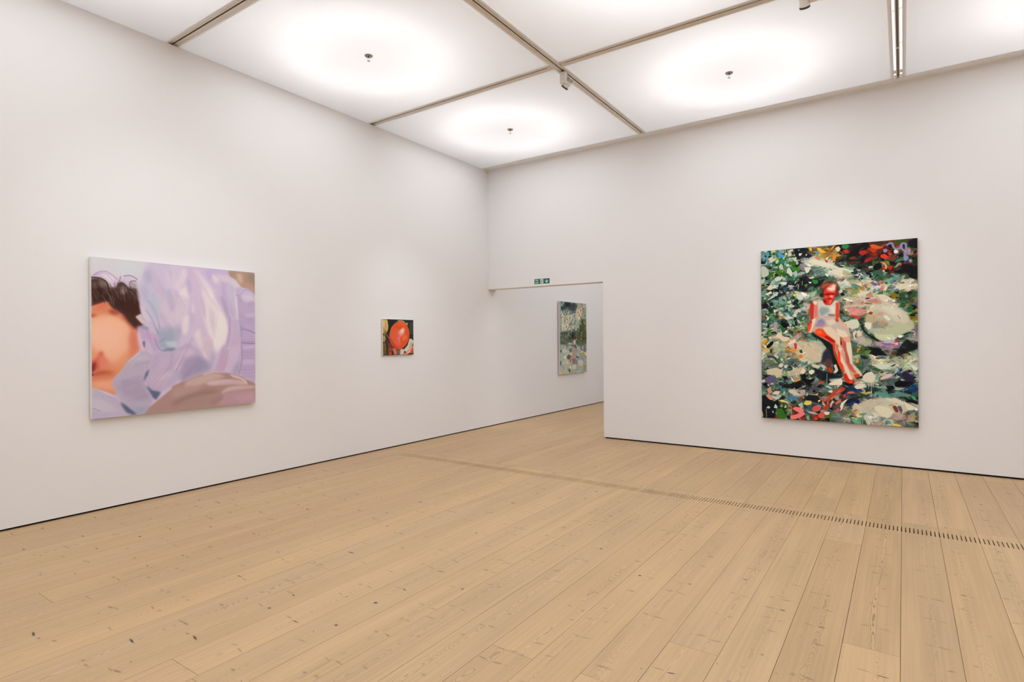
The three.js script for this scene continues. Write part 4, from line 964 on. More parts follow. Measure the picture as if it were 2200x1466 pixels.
const rocksArt = [
['F','#5d7263',1,0,0,[-15,-46,1026,-13,1019,1006,-24,1046]],
['F','#6f8a86',1,6,0,[4,-2,68,0,61,76,3,78]],
['F','#4b6b3c',1,6,0,[62,7,181,3,267,68,254,130,186,178,99,137,80,77]],
['F','#2c3c35',1,6,0,[225,-2,336,4,357,54,255,57,206,28]],
['F','#a98d52',1,6,0,[336,4,462,6,485,37,553,62,554,102,456,86,386,61,345,33]],
['F','#6a4a36',1,6,0,[462,3,554,3,554,42,485,37]],
['F','#a9b0a0',1,6,0,[3,89,55,108,57,161,3,179]],
['F','#7f7a4a',1,6,0,[3,179,51,171,47,213,5,228]],
['F','#c3c3b3',1,6,0,[261,68,368,57,444,80,524,120,553,137,553,196,461,156,386,127,309,107]],
['F','#8f8a8d',1,6,0,[254,109,297,86,329,108,302,140]],
['F','#7f9386',1,6,0,[344,114,438,115,484,138,432,180,367,182]],
['F','#1f2426',1,6,0,[260,182,326,159,379,188,443,181,426,215,367,238,296,230,259,249]],
['F','#2f4246',1,6,0,[161,187,260,182,265,244,179,256,136,275,104,284]],
['F','#8ea29a',1,6,0,[54,187,192,189,174,224,117,238,34,234]],
['F','#24303a',1,6,0,[41,240,124,222,161,239,60,295,8,293]],
['F','#b3b9a6',1,6,0,[167,266,296,250,396,272,419,307,136,298]],
['F','#5b6a50',1,6,0,[349,232,426,225,437,286,396,285,343,262]],
['F','#2b211d',1,6,0,[525,0,718,0,728,64,701,87,679,110,619,101,569,73,524,75]],
['F','#8a3a22',1,6,0,[680,7,823,9,875,46,890,85,859,116,791,112,733,89,701,58]],
['F','#a83b28',1,6,0,[760,71,870,69,859,102,791,112,765,96]],
['F','#5a5a2c',1,6,0,[818,4,946,2,946,37,844,34]],
['F','#24262a',1,6,0,[944,2,1004,2,1001,55,951,49]],
['F','#8a5a50',1,6,0,[936,51,1003,55,1001,88,941,93]],
['F','#39432a',1,6,0,[951,84,1003,86,1003,149,960,137]],
['F','#1d1f22',1,8,0,[905,129,995,139,1000,223,965,212,940,183,874,179]],
['F','#3e4f42',1,6,0,[728,113,880,113,905,152,843,177,733,171]],
['F','#92412f',1,10,0,[843,144,905,129,874,169,843,177]],
['F','#2a3733',1,6,0,[630,102,733,99,738,147,679,154,630,141]],
['F','#7e9287',1,6,0,[619,140,727,156,722,200,678,212,624,175]],
['F','#3b4a44',1,10,0,[717,170,833,186,822,205,732,205]],
['F','#c6c4b0',1,6,0,[524,125,619,140,618,190,523,195]],
['F','#c8b6a4',1,6,0,[523,197,646,201,678,222,732,215,732,249,634,264,523,240]],
['F','#8f8b5a',1,6,0,[557,241,678,232,678,276,596,280]],
['F','#c9bba6',1,6,0,[678,227,806,214,874,203,950,216,1000,228,999,288,873,269,843,235,780,260,716,272]],
['F','#8d7a60',1,6,0,[801,223,884,222,873,260,816,262]],
['F','#6b6a2c',1,6,0,[827,267,894,282,883,323,842,316]],
['F','#3e5f48',1,6,0,[894,282,989,288,984,316,919,324,878,323]],
['F','#8a7a4a',1,6,0,[949,315,1002,307,1001,352,939,341]],
['F','#c9c0ae',1,6,0,[540,295,645,279,732,268,811,286,873,323,847,333,688,333,523,313]],
['F','#5f7a70',1,6,0,[2,295,161,290,295,300,307,321,258,361,160,395,122,389,1,386]],
['F','#1d2428',1,8,0,[5,314,88,309,85,332,46,347,8,341]],
['F','#c0bfae',1,6,0,[46,350,135,344,160,363,110,415,59,408]],
['F','#c3ab97',1,6,0,[265,350,337,332,339,378,294,387]],
['F','#667a72',1,6,0,[1,402,135,389,264,381,318,403,294,449,246,443,184,421,109,430,46,451,0,450]],
['F','#14171a',1,8,0,[135,431,178,421,215,448,184,473,115,467]],
['F','#6d7d76',1,6,0,[0,450,116,431,172,463,252,454,251,485,159,494,71,499,0,509]],
['F','#3c4f45',1,6,0,[0,503,77,483,115,504,58,520,3,527]],
['F','#b3ad8c',1,6,0,[0,519,96,509,202,526,177,562,76,604,-1,621]],
['F','#b4b69e',1,6,0,[77,546,202,536,293,536,412,537,441,572,446,597,423,665,292,667,183,625,83,615]],
['F','#c9bda6',1,6,0,[177,557,293,536,371,562,388,618,376,649,293,629,251,588]],
['F','#b4b2a6',1,6,0,[323,552,400,537,446,587,423,638,382,598]],
['F','#b3946a',1,6,0,[158,578,251,588,281,634,201,635,158,604]],
['F','#7c8a78',1,6,0,[-1,621,133,609,183,651,158,668,-1,670]],
['F','#8a7e62',1,6,0,[240,448,312,444,318,501,251,521,221,500]],
['F','#b9a795',1,6,0,[540,313,716,314,795,322,898,335,903,359,769,340,650,351,550,363]],
['F','#cd948a',1,6,0,[587,357,704,368,693,397,639,403,578,382]],
['F','#c1bba9',1,6,0,[699,353,795,332,883,349,939,388,958,426,988,459,958,487,872,496,810,476,741,461,704,407]],
['F','#c9c2b0',1,18,0,[769,340,873,353,934,402,918,444,857,429,795,380]],
['F','#b5b698',1,6,0,[731,460,958,445,968,487,897,505,861,529,778,538,741,504,712,489]],
['F','#c4c7ac',1,6,0,[773,509,856,505,872,524,820,543,783,543]],
['F','#8d8f86',1,12,0,[731,441,768,427,831,438,831,462,768,475,736,473]],
['F','#b9a98c',1,12,0,[688,401,758,393,768,418,736,441,693,431]],
['F','#8a7a30',1,6,0,[939,393,1001,392,998,464,959,421]],
['F','#39583e',1,6,0,[924,331,974,354,969,389,939,383]],
['F','#1d2a26',1,6,0,[539,373,573,371,578,399,545,401]],
['F','#22332c',1,8,0,[655,430,688,440,687,489,778,538,778,548,730,523,677,484]],
['F','#c6c2ae',1,6,0,[572,428,655,423,660,474,605,478]],
['F','#b9b5a3',1,6,0,[600,483,676,499,735,538,724,572,676,567,632,543,605,523]],
['F','#9d8e98',1,6,0,[741,538,872,529,897,539,892,584,835,591,783,572]],
['F','#8a8694',1,8,0,[775,577,825,577,837,605,822,617,788,601]],
['F','#16171b',1,8,0,[703,570,772,582,819,617,809,639,745,640,724,620]],
['F','#22262a',1,10,0,[938,534,1000,562,997,586,897,619,871,631,881,591]],
['F','#7a4a46',1,8,0,[830,593,886,593,881,624,845,631]],
['F','#a5a199',1,6,0,[958,515,1000,488,997,562,968,548]],
['F','#6a6248',1,6,0,[871,626,962,586,947,605,896,633]],
['F','#5a7048',1,6,0,[643,567,735,591,719,623,670,636,648,611]],
['F','#2f565c',1,8,0,[751,625,827,624,824,639,751,644]],
['F','#b7bca8',1,6,0,[861,638,1000,590,999,657,855,659]],
['F','#b7c0ae',1,6,0,[729,665,835,659,876,663,997,657,997,699,845,702,782,694]],
['F','#c0b9a8',1,6,0,[735,645,835,639,855,659,713,661]],
['F','#6c7566',1,6,0,[-1,687,139,679,169,762,-2,793]],
['F','#bcb29c',1,6,0,[34,707,145,700,151,742,75,754,34,739]],
['F','#bcb39c',1,6,0,[182,715,310,684,280,729,219,745,182,752]],
['F','#3b4a4a',1,10,0,[198,678,262,677,250,696,201,707]],
['F','#9b9a78',1,6,0,[157,757,274,749,274,767,206,785,169,786]],
['F','#6b6376',1,10,0,[11,761,75,746,113,774,75,796,37,798]],
['F','#16181b',1,6,0,[274,747,331,761,381,752,321,799,280,775]],
['F','#1b2124',1,12,0,[169,788,292,775,309,800,181,825]],
['F','#263036',1,12,0,[364,681,457,715,548,728,547,767,422,776,363,737]],
['F','#51606a',1,12,0,[88,801,163,794,156,836,100,833]],
['F','#7b7f7d',1,6,0,[169,825,410,786,456,805,410,827,309,841,200,834]],
['F','#5c6168',1,6,0,[309,810,427,786,427,821,315,841]],
['F','#a99a90',1,6,0,[181,835,309,820,306,856,230,864]],
['F','#7f9aa0',1,6,0,[74,865,249,853,242,885,112,887]],
['F','#1b2128',1,6,0,[-3,868,30,867,74,892,112,906,105,996,0,999]],
['F','#24282e',1,10,0,[291,857,392,853,409,878,392,899,350,890,297,877]],
['F','#76573e',1,6,0,[181,911,291,903,290,955,236,973,180,950]],
['F','#9aa066',1,10,0,[112,887,187,903,156,930,118,921]],
['F','#2f5a2a',1,6,0,[102,938,156,938,168,992,111,1001]],
['F','#8d8a62',1,8,0,[159,938,211,933,205,975,168,977]],
['F','#8c4a3a',1,10,0,[404,858,479,825,513,818,467,885,423,943,421,892]],
['F','#5a6f74',1,10,0,[260,915,356,910,356,951,302,954]],
['F','#93605c',1,10,0,[350,911,432,937,426,983,362,987,356,951]],
['F','#4b2c24',1,10,0,[199,975,426,963,455,997,260,998]],
['F','#6b5550',1,12,0,[479,865,548,822,548,936,490,954,455,931]],
['F','#c7c0ae',1,10,0,[451,780,536,748,549,792,468,800]],
['F','#3a4146',1,12,0,[519,783,614,768,647,799,641,834,575,881,519,843]],
['F','#24365a',1,10,0,[556,802,639,804,636,834,575,836]],
['F','#1f3b66',1,8,0,[558,891,641,865,636,888,558,914]],
['F','#c0b8aa',1,6,0,[614,780,675,730,750,733,760,771,685,798,636,809]],
['F','#c6c3b0',1,10,0,[675,720,739,709,750,764,675,766]],
['F','#b0a59b',1,6,0,[745,714,855,716,849,740,782,756,750,772]],
['F','#5d6a66',1,10,0,[787,766,839,740,891,739,875,773,823,784]],
['F','#3a3550',1,8,0,[886,715,936,705,986,751,921,762,896,739]],
['F','#141a24',1,10,0,[854,764,921,752,971,760,936,790,859,787]],
['F','#1b456e',1,10,0,[921,790,994,767,991,818,936,813]],
['F','#7c8690',1,10,0,[937,696,972,697,996,746,946,738]],
['F','#2d423a',1,10,0,[674,798,755,791,765,815,733,825,685,812]],
['F','#5c8a7c',1,10,0,[739,825,828,822,833,846,755,839]],
['F','#6b8792',1,10,0,[828,817,921,809,971,831,920,837,838,848]],
['F','#16140f',1,6,0,[910,838,946,851,995,862,995,876,935,863]],
['F','#3f6a56',1,6,0,[941,827,971,831,995,855,981,858]],
['F','#46583a',1,10,0,[652,818,728,830,712,855,658,867]],
['F','#bdb8a8',1,6,0,[546,927,636,883,712,863,791,847,869,849,955,878,985,896,970,969,853,1000,711,1001,602,939]],
['F','#cbc6b2',1,10,0,[744,893,843,902,859,926,827,958,780,946,738,917]],
['F','#cac6b2',1,10,0,[812,858,869,847,920,870,920,885,864,878]],
['F','#a9978f',1,6,0,[853,926,920,927,915,960,858,968]],
['F','#a3987e',1,6,0,[935,936,985,910,980,947,965,972,935,964]],
['F','#9a938c',1,6,0,[518,953,602,939,596,988,540,997]],
['F','#7d857f',1,6,0,[853,969,935,969,985,985,919,998,858,992]],
['F','#6f9a86',1,8,0,[596,974,651,970,684,998,629,999]],
['F','#c9ac8c',1,6,0,[619,930,690,934,689,963,640,956]],
['B',1500,90,24,14],
['B',2200,46,13,22],
['P','#16191b #1d2426 #22302e #101214 #3f6a3a #4b7a2a #2f5a3c #5d7f4a #5f8f84 #7fa39a #6f8f92 #4a6a66 #c9ccbe #b9c2b6 #cfc9ba #c3b9a8 #a9b5ac',210,32.5,-0.5,[4,-2,181,3,297,81,326,159,259,243,142,281,2,293]],
['P','#3f6a3a #4b7a2a #2f5a3c #5d7f4a #3f6a3a #4b7a2a #2f5a3c #5d7f4a #c9ccbe #b9c2b6 #cfc9ba #c3b9a8 #a9b5ac',80,27.5,1,[62,7,181,5,267,89,254,145,174,177,80,146]],
['P','#16191b #1d2426 #22302e #101214 #5f8f84 #7fa39a #6f8f92 #4a6a66 #c9ccbe #b9c2b6 #cfc9ba #c3b9a8 #a9b5ac #3f6a3a #4b7a2a #2f5a3c #5d7f4a',210,32.5,0.2,[2,284,295,295,318,403,251,485,77,509,0,519]],
['P','#c9ccbe #b9c2b6 #cfc9ba #c3b9a8 #a9b5ac #b4a58a #8d8a5c #5f8f84 #7fa39a #6f8f92 #4a6a66 #d49a4a',100,32.5,0.1,[0,519,202,520,232,624,158,668,-1,670]],
['P','#16191b #1d2426 #22302e #101214 #6a2c22 #8a3a22 #a83b28 #5a5a2c #3e4f42',120,37.5,0.1,[525,0,1001,6,1000,218,874,179,733,171,630,141,569,78,524,75]],
['P','#16191b #1d2426 #22302e #101214 #5f8f84 #7fa39a #6f8f92 #4a6a66 #c9ccbe #b9c2b6 #cfc9ba #c3b9a8 #a9b5ac #3f6a3a #4b7a2a #2f5a3c #5d7f4a',75,27.5,0,[619,101,822,176,822,210,678,212,619,175]],
['P','#c9ccbe #b9c2b6 #cfc9ba #c3b9a8 #a9b5ac #c9ccbe #b9c2b6 #cfc9ba #c3b9a8 #a9b5ac #8f8b5a #c98a86 #8d7a60 #5f8f84 #7fa39a #6f8f92 #4a6a66',85,35,-0.2,[523,197,732,215,874,203,1000,228,999,288,848,259,716,272,523,245]],
['P','#3f6a3a #4b7a2a #2f5a3c #5d7f4a #16191b #1d2426 #22302e #101214 #8a7a30',35,32.5,0.3,[827,267,999,288,998,464,939,388,924,336,842,316]],
['P','#16191b #1d2426 #22302e #101214 #c9ccbe #b9c2b6 #cfc9ba #c3b9a8 #a9b5ac #5f8f84 #7fa39a #6f8f92 #4a6a66 #6b6376 #a99a90',150,35,0.05,[-1,687,526,668,547,782,410,827,-3,857]],
['P','#16191b #1d2426 #22302e #101214 #5f8f84 #7fa39a #6f8f92 #4a6a66 #c9ccbe #b9c2b6 #cfc9ba #c3b9a8 #a9b5ac #93605c #8c4a3a #76573e',85,32.5,0.3,[-3,857,410,827,548,822,466,991,0,999]],
['P','#c9ccbe #b9c2b6 #cfc9ba #c3b9a8 #a9b5ac #c9ccbe #b9c2b6 #cfc9ba #c3b9a8 #a9b5ac #a9978f #5f8f84 #7fa39a #6f8f92 #4a6a66',85,42.5,-0.3,[602,924,712,863,869,849,985,896,970,969,711,1001]],
['P','#16191b #1d2426 #22302e #101214 #5f8f84 #7fa39a #6f8f92 #4a6a66 #1f3b66 #7c8690 #c9ccbe #b9c2b6 #cfc9ba #c3b9a8 #a9b5ac',75,37.5,-0.2,[675,710,997,694,996,834,765,843,674,813]],
['B',1500,40,11,14],
['F','#c6c6b6',0.8,5,0,[267,76,333,73,371,60,438,82,518,117,553,137,553,191,501,176,461,151,409,136,380,101,327,93]],
['F','#cdcdbd',0.9,4,0,[336,78,374,70,444,92,501,116,473,122,409,111,356,95]],
['F','#8f8a90',0.9,3,0,[257,109,294,86,329,108,305,138,284,131]],
['F','#8b9c90',0.55,6,0,[350,125,415,113,473,137,438,173,385,178,368,156]],
['S','#5a7066',0.8,1,6,[374,126,415,118]],
['S','#5a7066',0.8,1,6,[385,142,444,125]],
['S','#5a7066',0.8,1,6,[385,157,432,140]],
['S','#5a7066',0.8,1,6,[397,171,438,155]],
['S','#5a7066',0.8,1,6,[473,132,484,140]],
['F','#181b1e',0.85,4,0,[266,172,320,159,329,175,314,200,284,224,265,246,257,212]],
['F','#15181c',0.85,4,0,[370,213,403,196,441,186,426,210,394,229,370,238]],
['F','#232b33',0.8,5,0,[229,232,296,222,331,241,307,258,235,248]],
['F','#202a32',0.85,4,0,[60,295,117,269,186,240,204,239,161,263,117,288]],
['F','#17191d',0.75,4,0,[231,1,327,6,333,24,267,22,351,43,357,56,267,58,243,46]],
['F','#171a1d',0.85,4,0,[631,18,680,5,718,5,723,30,663,30,658,59,625,69,575,83,581,69,608,46]],
['F','#22201f',0.7,4,0,[524,95,575,83,641,88,679,85,690,106,630,102,580,99]],
['F','#7c2c1c',0.7,5,0,[680,39,733,45,792,47,797,71,760,76,717,64]],
['F','#8a3420',0.7,5,0,[717,66,760,67,770,101,733,89]],
['F','#43351f',0.7,5,0,[728,-1,818,4,813,18,760,26,734,16]],
['F','#4c5526',0.8,4,0,[823,6,941,2,946,23,901,24,870,15]],
['F','#15161a',0.85,4,0,[910,134,940,131,995,146,1000,223,970,210,940,183,920,181,879,179,905,157]],
['F','#1b1d20',0.9,3,0,[946,18,976,2,1004,2,1003,53,956,47]],
['F','#1f2a28',0.7,5,0,[625,106,652,108,695,116,733,108,738,128,701,140,630,146]],
['F','#b7b8a2',0.85,6,0,[699,406,731,364,790,336,868,346,929,383,958,426,983,459,963,487,897,508,856,524,783,538,746,509,714,489,688,460]],
['F','#c8c3b3',0.85,8,0,[715,368,790,336,868,346,929,388,953,435,918,449,862,429,810,385,763,369,726,378]],
['F','#d0cbbb',0.8,9,0,[769,352,847,357,903,392,908,423,857,405,805,370]],
['F','#b7bda0',0.85,7,0,[810,471,898,451,963,464,958,487,887,505,820,500]],
['F','#c6cab0',0.85,5,0,[736,494,783,507,856,505,872,524,825,541,783,541,751,519]],
['F','#8b9088',0.85,6,0,[736,444,768,430,831,445,825,462,778,473,736,473]],
['F','#bca78a',0.8,6,0,[693,406,758,398,768,422,731,441,693,428]],
['F','#b9a184',0.7,6,0,[768,432,805,426,826,443,805,461,773,461]],
['F','#cf9790',0.8,6,0,[587,359,639,356,699,372,688,396,644,405,584,384]],
['F','#cbbfae',0.8,5,0,[551,344,650,339,769,338,699,358,628,351,567,356]],
['F','#bb8a7c',0.7,5,0,[689,318,764,311,795,329,763,340,715,331]],
['F','#1c2c26',0.9,3,0,[658,432,682,448,687,479,709,499,741,519,778,538,775,548,741,531,698,506,677,484,660,459]],
['F','#14151a',0.92,3,0,[703,570,767,582,793,598,822,617,809,625,756,625,724,611,719,586]],
['F','#1d2227',0.88,4,0,[938,534,968,551,1000,562,997,583,947,600,891,621,873,626,886,591,907,558]],
['F','#cdc8b6',0.9,3,0,[578,438,606,422,647,425,658,445,649,469,611,476,586,463]],
['F','#b9b5a5',0.8,5,0,[644,523,687,516,730,533,730,562,687,567,654,548]],
['F','#c2c9b6',0.85,5,0,[729,668,835,659,896,663,881,680,819,695,782,696,745,682]],
['F','#c3bca6',0.75,6,0,[177,562,251,541,323,544,400,537,441,572,446,597,423,638,405,665,322,659,263,629,220,593]],
['F','#cdc0aa',0.9,4,0,[287,567,353,577,388,613,376,649,329,634,305,603]],
['F','#aab4a4',0.8,5,0,[371,537,412,542,446,577,440,602,412,572,382,557]],
['F','#b7bca0',0.7,6,0,[83,567,177,546,171,578,121,609,83,604]],
['F','#c6bca4',0.85,4,0,[34,710,107,698,145,710,142,732,107,745,40,736]],
['F','#c2baa2',0.85,4,0,[182,720,250,703,310,684,286,718,243,737,185,751]],
['F','#1b2226',0.85,4,0,[367,696,411,705,457,722,514,733,548,730,548,748,468,755,422,771,381,749,369,727]],
['F','#1a1f22',0.85,4,0,[169,794,231,789,286,770,315,794,249,809,175,822]],
['F','#1a2028',0.85,3,0,[1,868,26,867,74,894,106,906,99,959,96,996,3,999]],
['F','#20252c',0.85,4,0,[294,857,392,856,406,878,389,896,350,888,303,874]],
['F','#c3beae',0.8,7,0,[613,911,674,871,744,861,791,847,869,849,945,876,980,896,965,911,920,913,869,930,827,961,764,950,695,934,635,932]],
['F','#cfcab8',0.92,4,0,[743,902,781,893,838,905,853,926,825,956,785,946,754,924]],
['F','#b0a49a',0.7,6,0,[859,926,920,927,935,955,894,966,858,959]],
['F','#b0a088',0.8,5,0,[937,938,985,912,977,952,960,972,937,961]],
['F','#161c26',0.88,4,0,[860,766,901,753,936,757,976,760,946,789,895,791,865,787]],
['F','#1d4670',0.88,4,0,[931,790,986,769,993,788,981,816,946,808]],
['F','#3a3450',0.85,4,0,[891,720,921,705,957,719,981,751,936,757,906,743]],
['F','#5f6c68',0.8,4,0,[787,766,818,746,885,742,880,768,834,783,802,782]],
['F','#2c423a',0.85,4,0,[677,801,718,792,755,796,760,815,733,828,696,817]],
['F','#6b9488',0.8,4,0,[739,825,781,819,828,827,895,812,956,827,971,835,910,838,844,848,781,840]],
['F','#c9c4b4',0.9,3,0,[675,735,702,715,734,709,750,743,739,765,691,768]],
['F','#c6b6ac',0.8,4,0,[782,744,829,719,870,718,839,740,782,754]],
['F','#bdb3aa',0.8,4,0,[622,797,653,777,696,776,674,801,639,809]],
['B',700,26,6,12],
['F','#5d9ac0',1,0,0,[119,19,138,10,150,29,175,36,169,44,137,49,122,38]],
['F','#63a0c4',1,0,0,[138,0,153,-1,156,14,141,13]],
['F','#6499b4',1,0,0,[39,11,55,7,62,21,49,44,61,76,42,80,39,48]],
['F','#c9c3b0',1,0,0,[50,49,84,34,95,60,76,76]],
['F','#cfc6b4',1,0,0,[181,13,225,2,229,15,200,17]],
['F','#c8c4b2',1,0,0,[167,25,181,18,194,32,175,34]],
['F','#c7cdbd',1,0,0,[267,30,293,31,276,48,267,40]],
['F','#c7cdbd',1,0,0,[312,38,326,39,316,51]],
['F','#aab2a4',1,0,0,[258,12,269,8,276,15]],
['F','#d8b04a',1,0,0,[336,4,351,1,357,21,342,22]],
['F','#dcb352',1,0,0,[389,8,407,7,427,23,453,36,421,38,395,21]],
['F','#5c9cba',1,0,0,[375,24,404,29,401,39,383,39]],
['F','#d48a3c',1,0,0,[490,58,519,52,547,64,513,67,507,99,490,68]],
['F','#cf8a5c',1,0,0,[373,60,395,61,418,76,401,80,377,68]],
['F','#b65a38',1,0,0,[438,74,461,83,456,103,444,90]],
['F','#3f7a10',1,0,0,[210,80,227,68,250,80,245,98,218,99]],
['F','#4f8a2c',1,0,0,[218,112,266,110,278,128,254,137,224,128]],
['F','#2f8a7a',1,0,0,[134,70,156,57,181,63,162,83,140,84]],
['F','#b9c0aa',1,0,0,[103,68,119,54,131,65,118,82,106,79]],
['F','#c5c8b6',1,0,0,[129,94,147,89,140,102,131,104]],
['F','#4a7a20',1,0,0,[64,129,90,131,89,160,67,161]],
['F','#4b7d1c',1,0,0,[105,121,149,129,137,144,102,137]],
['F','#bcc6b2',1,0,0,[175,91,193,84,208,101,184,102]],
['F','#c3cbb8',1,0,0,[190,110,202,108,220,135,226,151,211,164,199,147,180,138]],
['F','#a9b5b6',1,0,0,[220,141,251,129,260,156,245,170,233,154]],
['F','#b8bdb0',1,0,0,[3,89,26,90,55,116,58,145,22,159,3,153]],
['F','#c3c9b9',1,0,0,[96,168,124,156,149,166,143,181,105,187]],
['F','#cfc5b4',1,0,0,[41,224,67,201,89,215,73,236,44,232]],
['F','#cbc4b2',1,0,0,[89,202,114,211,105,224,89,221]],
['F','#ccd0ba',1,0,0,[28,258,47,251,70,241,81,255,44,266]],
['F','#c5cfc0',1,0,0,[133,199,152,189,186,194,177,211,152,208]],
['F','#4a7d2c',1,0,0,[202,168,236,165,229,180,208,189]],
['F','#3f8a3c',1,0,0,[359,186,394,193,397,209,376,215,356,202]],
['F','#cfcfbf',1,0,0,[303,114,341,113,350,120,329,147,314,146]],
['F','#cfcfbe',1,0,0,[331,76,371,75,438,90,524,125,527,135,473,117,386,101,339,88]],
['F','#d0ccba',1,0,0,[487,143,553,127,553,181,518,169,484,158]],
['F','#cdd2c2',1,0,0,[438,158,472,157,464,172,452,176]],
['F','#cfc2b0',1,0,0,[329,175,365,169,370,179,347,183]],
['F','#5a3a22',1,0,0,[320,159,341,142,335,162]],
['F','#c8cdbf',1,0,0,[332,198,353,201,347,210,335,207]],
['F','#c6bf84',1,0,0,[235,248,259,249,265,262,238,261]],
['F','#cfc586',1,0,0,[223,268,247,264,250,274,232,279]],
['F','#a4a6a0',1,0,0,[204,226,226,216,223,234,201,241]],
['F','#6f7f80',1,0,0,[254,176,272,180,266,192,254,184]],
['F','#6b8a4a',1,0,0,[305,212,329,211,320,226,305,222]],
['F','#9a9a90',1,0,0,[260,207,269,213,262,246,259,233]],
['F','#c9cdbd',1,0,0,[253,272,283,265,298,286,283,303,259,295]],
['F','#c2c8ba',1,0,0,[117,256,136,244,92,279,53,295,44,294,85,268]],
['F','#d2c9b0',1,0,0,[508,17,530,8,543,24,530,41,513,32]],
['F','#3f8a4a',1,0,0,[547,3,584,2,600,13,578,27,556,23]],
['F','#a84a34',1,0,0,[561,30,586,32,597,50,572,53]],
['F','#b0362c',1,0,0,[663,43,701,43,708,60,679,71,655,57]],
['F','#1a1718',1,0,0,[603,56,644,34,658,59,625,72]],
['F','#d24a30',1,0,0,[786,76,813,69,832,86,820,97,789,88]],
['F','#d0452c',1,0,0,[833,69,849,67,854,78,839,79]],
['F','#b33a1e',1,0,0,[872,32,901,31,900,48,883,44]],
['F','#c56a3a',1,0,0,[723,18,744,12,787,30,800,38,760,42,739,41]],
['F','#b04a24',1,0,0,[717,32,750,37,771,48,744,61,723,45]],
['F','#8f94ad',1,0,0,[802,48,818,43,831,50,820,64,807,63]],
['F','#8f94ad',1,0,0,[919,92,941,86,951,101,940,117,923,113]],
['F','#9298ac',1,0,0,[951,113,961,107,973,116,963,128,953,122]],
['F','#ded2c2',1,0,0,[865,55,880,49,893,64,880,74,866,69]],
['F','#3f6a3c',1,0,0,[733,108,786,104,775,116,741,121]],
['F','#0f0f12',1,0,0,[741,138,760,120,791,122,796,141,770,159,749,155]],
['F','#141318',1,0,0,[836,110,874,120,877,129,848,135]],
['F','#0e0e12',1,0,0,[812,159,833,155,835,170,814,169]],
['F','#14141a',1,0,0,[644,127,668,129,676,141,654,147]],
['F','#111114',1,0,0,[671,87,690,86,693,103,679,110]],
['F','#c9a070',1,0,0,[786,112,812,116,828,138,822,155,812,149,812,132]],
['F','#8a8a2a',1,0,0,[812,109,836,112,841,134,825,128]],
['F','#7fa08a',1,0,0,[864,150,890,123,910,124,884,146]],
['F','#c2664a',1,0,0,[895,128,913,129,902,143]],
['F','#16161a',1,0,0,[920,144,975,142,985,162,955,179,920,172]],
['F','#101013',1,0,0,[877,170,905,157,900,178,882,179]],
['F','#4a6a58',1,0,0,[733,164,791,150,807,175,785,196,743,186]],
['F','#1a1c1e',1,0,0,[716,185,725,178,743,191,727,195]],
['F','#121a14',1,0,0,[759,182,772,181,780,188,764,187]],
['F','#8a6aa0',1,0,0,[732,232,748,220,772,234,756,243]],
['F','#cf7a6a',1,0,0,[772,217,798,216,790,234,777,231]],
['F','#4a8a1e',1,0,0,[806,223,825,221,832,232,817,238]],
['F','#6a8f72',1,0,0,[700,255,721,248,727,258,705,262]],
['F','#d5cdbd',1,0,0,[806,259,822,245,827,255,816,272]],
['F','#c8b9a0',1,0,0,[793,237,811,223,806,235,777,256]],
['F','#cdc9b6',1,0,0,[871,245,914,235,947,246,939,263,904,268,879,260]],
['F','#6f7f88',1,0,0,[863,269,896,263,891,275,871,279]],
['F','#8a7a18',1,0,0,[847,292,871,283,886,293,873,314,852,314]],
['F','#2f6a44',1,0,0,[959,296,987,293,984,307,964,311]],
['F','#1c3a30',1,0,0,[934,288,959,277,974,287,954,298]],
['F','#c08a3a',1,0,0,[673,239,689,237,689,259,667,265]],
['F','#8a7a2a',1,0,0,[563,244,588,246,574,254]],
['F','#cdd0bd',1,0,0,[531,257,548,251,554,266,540,273]],
['F','#16201c',1,0,0,[537,275,554,268,568,284,548,290]],
['F','#c98a86',1,0,0,[694,288,724,286,742,300,716,301]],
['F','#4a3a30',1,0,0,[691,308,710,301,724,309,699,313]],
['F','#cfc9b8',1,0,0,[645,282,678,268,727,268,716,280,678,290,651,294]],
['F','#cfc6b4',1,0,0,[758,289,806,288,858,316,842,322,785,314]],
['F','#c6b0a0',1,0,0,[678,222,705,214,727,222,689,230]],
['F','#b8c6b6',1,0,0,[695,194,711,191,732,203,706,204]],
['F','#1a1c22',1,0,0,[5,317,43,312,53,339,17,346]],
['F','#20262a',1,0,0,[56,313,85,309,86,330,66,334]],
['F','#a04a30',1,0,0,[7,383,27,386,20,401,7,399]],
['F','#cbc4b4',1,0,0,[185,307,210,302,213,318,191,320]],
['F','#5fa08a',1,0,0,[160,308,182,306,185,325,170,324]],
['F','#b98a5c',1,0,0,[122,394,172,390,160,403,128,403]],
['F','#c8ccc0',1,0,0,[166,408,191,390,222,401,203,411]],
['F','#cfc9bd',1,0,0,[219,391,240,376,252,392,240,402]],
['F','#b9b6b8',1,0,0,[252,412,273,423,270,438,258,433]],
['F','#8aa896',1,0,0,[184,421,221,419,212,437,200,448]],
['F','#b49c9a',1,0,0,[90,430,113,425,116,452,106,483,87,478]],
['F','#7a9a8c',1,0,0,[112,441,131,439,125,460,109,465]],
['F','#2c3a34',1,0,0,[173,356,191,354,191,367,179,366]],
['F','#101214',1,0,0,[138,436,172,424,187,453,172,468,147,452]],
['F','#3d6a40',1,0,0,[137,457,156,455,172,484,147,494]],
['F','#8a5a20',1,0,0,[240,448,264,449,252,456]],
['F','#8f3a24',1,0,0,[251,485,273,482,270,495,257,492]],
['F','#7a8a5a',1,0,0,[221,495,242,487,254,500,233,515]],
['F','#6a8a5c',1,0,0,[276,500,291,495,297,511,287,526]],
['F','#d4c8b4',1,0,0,[99,512,122,491,140,494,153,512,202,520,184,541,152,541,128,525]],
['F','#4a3a30',1,0,0,[174,515,202,507,199,518]],
